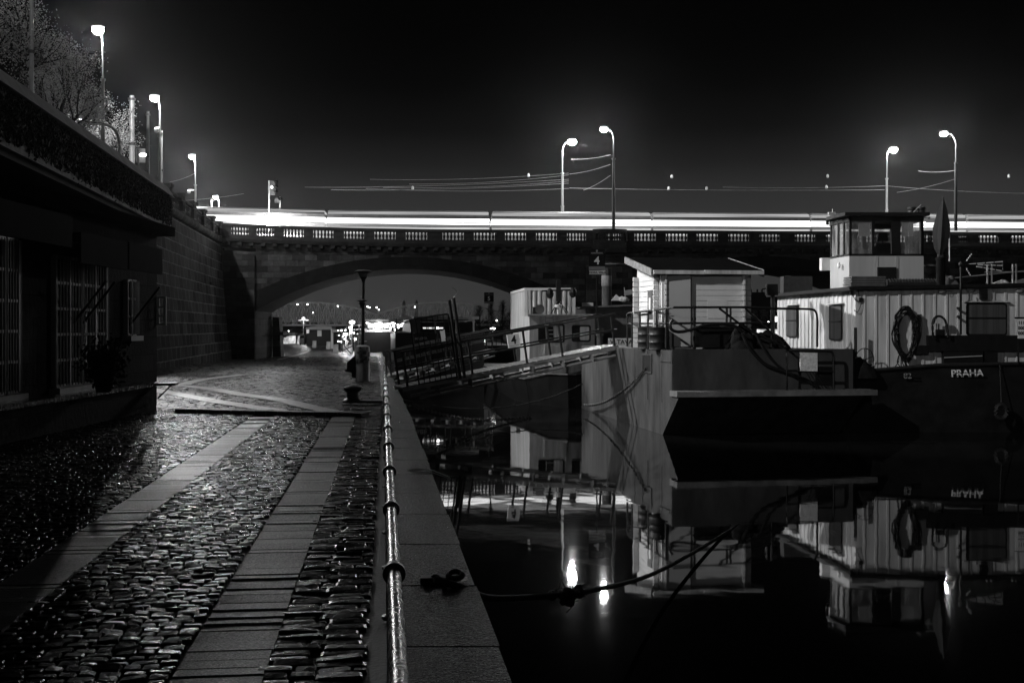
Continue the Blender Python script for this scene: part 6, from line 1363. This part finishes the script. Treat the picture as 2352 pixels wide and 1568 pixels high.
for a_, b_ in spans:
    n = 16
    for Yq in (YRB, YRB + 8):
        mb = MB(); up_, lo_ = [], []
        for k in range(n + 1):
            f = k / n; x_ = XX(a_ + (b_ - a_) * f, YRB); up_.append(V((x_, Yq, ZZ(722 - 27 * 4 * f * (1 - f), YRB)))); lo_.append(V((x_, Yq, ZZ(746, YRB))))
        for k in range(n): mb.bar(up_[k], up_[k + 1], .5, .75); mb.bar(lo_[k], lo_[k + 1], .5, .9)
        for k in range(n + 1): mb.bar(lo_[k], up_[k], .32, .32)
        for k in range(n):
            mb.bar(lo_[k], up_[k + 1], .25, .25); mb.bar(up_[k], lo_[k + 1], .25, .25)
        mb.build('truss', M_steel, rwb)
mb = MB(); mb.box((XX(540, YRB), YRB - 1, ZZ(748.5, YRB)), (XX(1480, YRB), YRB + 9, ZZ(746.3, YRB))); mb.build('deck', M_steel, rwb)
for xp in (563, 863, 1163): mb = MB(); mb.box((XX(xp, YRB) - 2, YRB - 3, -1), (XX(xp, YRB) + 2, YRB + 11, ZZ(748.6, YRB))); mb.build('pier', M_steel, rwb)
for xp, yp, Yx in ((683, 699, 600), (706, 699, 600), (776, 703, 600), (844, 704, 640), (849, 706, 640), (865, 706, 640), (870, 711, 640), (833, 705, 640), (719, 718, 420), (1060, 770, 330), (1110, 771, 300), (1114, 773, 300), (1141, 736, 300), (953, 705, 640), (663, 760, 420), (1088, 773, 280)):
    mb = MB(); mb.ball(P(xp, yp, Yx), .38 if Yx > 500 else .2, 6, 4); mb.solo('distant_lamp', M_smalllamp, 'tiny distant lamp dot in the haze beyond the arch', 'lamp', 'tiny distant lamps in the haze', org=tuple(P(xp, yp, Yx)))
for xp, lab in ((928, 'left of two faint church spires beyond the railway bridge'), (957, 'right of two faint church spires beyond the railway bridge')):
    mb = MB(); c = V((XX(xp, 760), 760, 2)); h_ = ZZ(697, 760) - 2; mb.box((c.x - 1.0, 759, 2), (c.x + 1.0, 761, 2 + h_)); q = [V((c.x + a_, 760 + b_, 2 + h_)) for a_, b_ in ((-1.1, -1), (1.1, -1), (1.1, 1), (-1.1, 1))]; mb.add(q + [V((c.x, 760, ZZ(688, 760)))], [(0, 1, 4), (1, 2, 4), (2, 3, 4), (3, 0, 4)]); mb.solo('church_spire', M_steel, lab, 'tower', 'church spires beyond the railway bridge')
R_ = random.Random(31)
def fartree(xp, ytop, Y, wpx, label, z0=1.5):
    c = V((XX(xp, Y), Y, z0)); h_ = ZZ(ytop, Y) - z0; w_ = wpx * Y / K / 2; t = thing('distant_tree', label, 'tree', c, 'hazy trees on the far bank'); mb = MB(); mb.tube([c, c + V((0, 0, h_ * .9))], .35, 5, r2=.06); mb.build('trunk', M_bark, t); mb = MB()
    for i in range(70):
        z_ = R_.uniform(.12, 1.0); rr_ = w_ * (1 - z_ ** 1.6) ** .8 + .2; a = R_.uniform(0, 2 * PI); e_ = c + V((rr_ * math.cos(a), rr_ * math.sin(a), h_ * min(1, z_ + .05))); mb.tube([c + V((0, 0, h_ * max(.1, z_ - .15))), e_], .12, 3, cap=False, r2=.03)
        for _ in range(7): q = c + V((0, 0, h_ * max(.1, z_ - .15))).lerp(e_ - c, R_.uniform(.3, 1)); d_ = V((R_.gauss(0, .9), R_.gauss(0, .5), R_.gauss(.3, .6))); mb.tube([q, q + d_], .05, 3, cap=False, r2=.01)
    mb.build('crown', M_bark, t)
for i, (xp, yt, wp) in enumerate(((1101, 702, 40), (1128, 695, 34), (1154, 690, 30), (1176, 704, 44))): fartree(xp, yt, 420, wp, ('lowest hazy tree left of the container', 'hazy tree just behind the numeral 5 sign', 'pointed hazy tree beside the container', 'spreading hazy tree cut off by the container')[i], 0)
for i, (xp, yt, wp) in enumerate(((1722, 712, 26), (1742, 706, 24), (1765, 709, 28), (1785, 703, 26))): fartree(xp, yt, 390, wp, ('first bare tree right of the cabin, under the second arch', 'second bare tree right of the cabin, under the second arch', 'third bare tree right of the cabin, above the lit hoarding', 'last bare tree right of the cabin, beside the houseboat')[i])
mb = MB(); mb.quad((50, 415, 0), (54, 415, 0), (54, 425, 0), (50, 425, 0))
t = thing('far_house', 'hazy gabled house with chimneys seen through the second arch', 'house', V((XX(1757, 460), 460, 1.8))); Yh = 460; mb = MB(); mb.box((XX(1712, Yh), Yh, 1.5), (XX(1800, Yh), Yh + 14, ZZ(712, Yh))); mb.build('wall', M_grey, t)
mb = MB(); mb.prism([P(1708, 712, Yh - .5), P(1804, 712, Yh - .5), P(1790, 671, Yh + 7), P(1728, 671, Yh + 7)], (0, .3, 0)); mb.build('roof', M_dgrey, t)
for xp in (1729, 1734, 1749, 1760): mb = MB(); mb.box((XX(xp, Yh) - .3, Yh + 7.4, ZZ(674, Yh)), (XX(xp, Yh) + .3, Yh + 8.2, ZZ(663, Yh))); mb.build('chimney', M_dgrey, t)
t = thing('lit_hoarding', 'bright rectangular lit hoarding on the far bank between cabin and houseboat', 'hoarding', P(1789, 745, 370)); Yh = 370; mb = MB(); mb.obox(P(1773, 739, Yh), (26 * Yh / K, 0, 0), (0, .3, 0), (0, 0, 12.5 * Yh / K)); mb.build('panel', emat('hoarding_glow', 1.8, .2), t)
mb = MB(); mb.tube([P(1776, 760, Yh + .3), P(1776, 730, Yh + .4)], .2, 5); mb.build('post', M_black, t)
for xp, yp, lab in ((1765, 741, 'round lamp on the far bank left of the hoarding'), (1804, 745, 'round lamp on the far bank right of the hoarding')):
    mb = MB(); mb.ball(P(xp, yp, 365), .42, 8, 6); mb.solo('bank_lamp', M_smalllamp, lab, 'lamp', smooth=True)
t = thing('lit_kiosk', 'low brightly lit kiosk on the far bank below the hoarding', 'kiosk', P(1770, 765, 360)); Yh = 360; mb = MB(); mb.obox(P(1743, 770, Yh), (56 * Yh / K, 0, 0), (0, 3, 0), (0, 0, 14 * Yh / K)); mb.build('front', emat('kiosk_glow', 1.0, .7, .35), t); mb = MB(); mb.obox(P(1741, 756, Yh - .5), (60 * Yh / K, 0, 0), (0, 4, 0), (0, 0, 1.5 * Yh / K)); mb.build('roof', M_dgrey, t)

for xp in (640, 735, 820, 930, 1060): light('truss_fill_light', (XX(xp, YRB), YRB - 26, 16), 2600, rwb)  # added lights hanging in the air before the truss, to lift its dark steel
R_ = random.Random(77)                                        # strings of small bulbs over the moored boats
for i in range(26):
    f = i / 25; xp = 842 + 84 * f; yp = 741 + 5 * abs(math.sin(f * 9)) + R_.uniform(-1, 1)
    mb = MB(); mb.ball(P(xp, yp, Yb2 - .6), R_.uniform(.05, .10), 6, 4); mb.build('bulb', M_smalllamp, ab)
for i in range(18):
    xp = R_.uniform(776, 835); yp = R_.uniform(756, 785); Yx = R_.uniform(110, 135); mb = MB(); r_ = R_.uniform(.05, .11)
    mb.ball(P(xp, yp, Yx), r_, 6, 4); mb.solo('string_bulb', M_smalllamp, 'small lit bulb among the stalls beyond the bridge', 'bulb', 'small bulbs among the stalls', org=tuple(P(xp, yp, Yx)))
# rails, posts and awnings of the crowded moorings
for i in range(16):
    xp = R_.uniform(778, 832); Yx = R_.uniform(108, 128); z0 = zq(Yx); mb = MB(); hh = R_.uniform(1.2, 3.4)
    mb.tube([V((XX(xp, Yx), Yx, z0)), V((XX(xp, Yx), Yx, z0 + hh))], .045, 5)
    if i % 3 == 0: mb.bar(V((XX(xp, Yx) - .8, Yx, z0 + hh * .8)), V((XX(xp, Yx) + .9, Yx, z0 + hh * .85)), .06)
    mb.solo('mooring_post', M_pole if i % 2 else M_dgrey, 'thin post among the crowded moorings beyond the bridge', 'post', 'thin posts at the far moorings')
# ------------------------------------------------------------------ night haze
hm = bpy.data.materials.new('night_haze'); hm.use_nodes = True; ht = hm.node_tree; ht.nodes.clear()
ho = N(ht, "ShaderNodeOutputMaterial"); hv = N(ht, "ShaderNodeVolumePrincipled"); ht.links.new(hv.outputs[0], ho.inputs['Volume'])
hv.inputs['Color'].default_value = (.9, .9, .9, 1); hv.inputs['Density'].default_value = .00006; hv.inputs['Anisotropy'].default_value = .92
mb = MB(); mb.box((-420, -50, -1.0), (560, 960, 23.6)); hz_ = mb.solo('haze', hm, None, None, kind='stuff', org=(0, 0, 0))
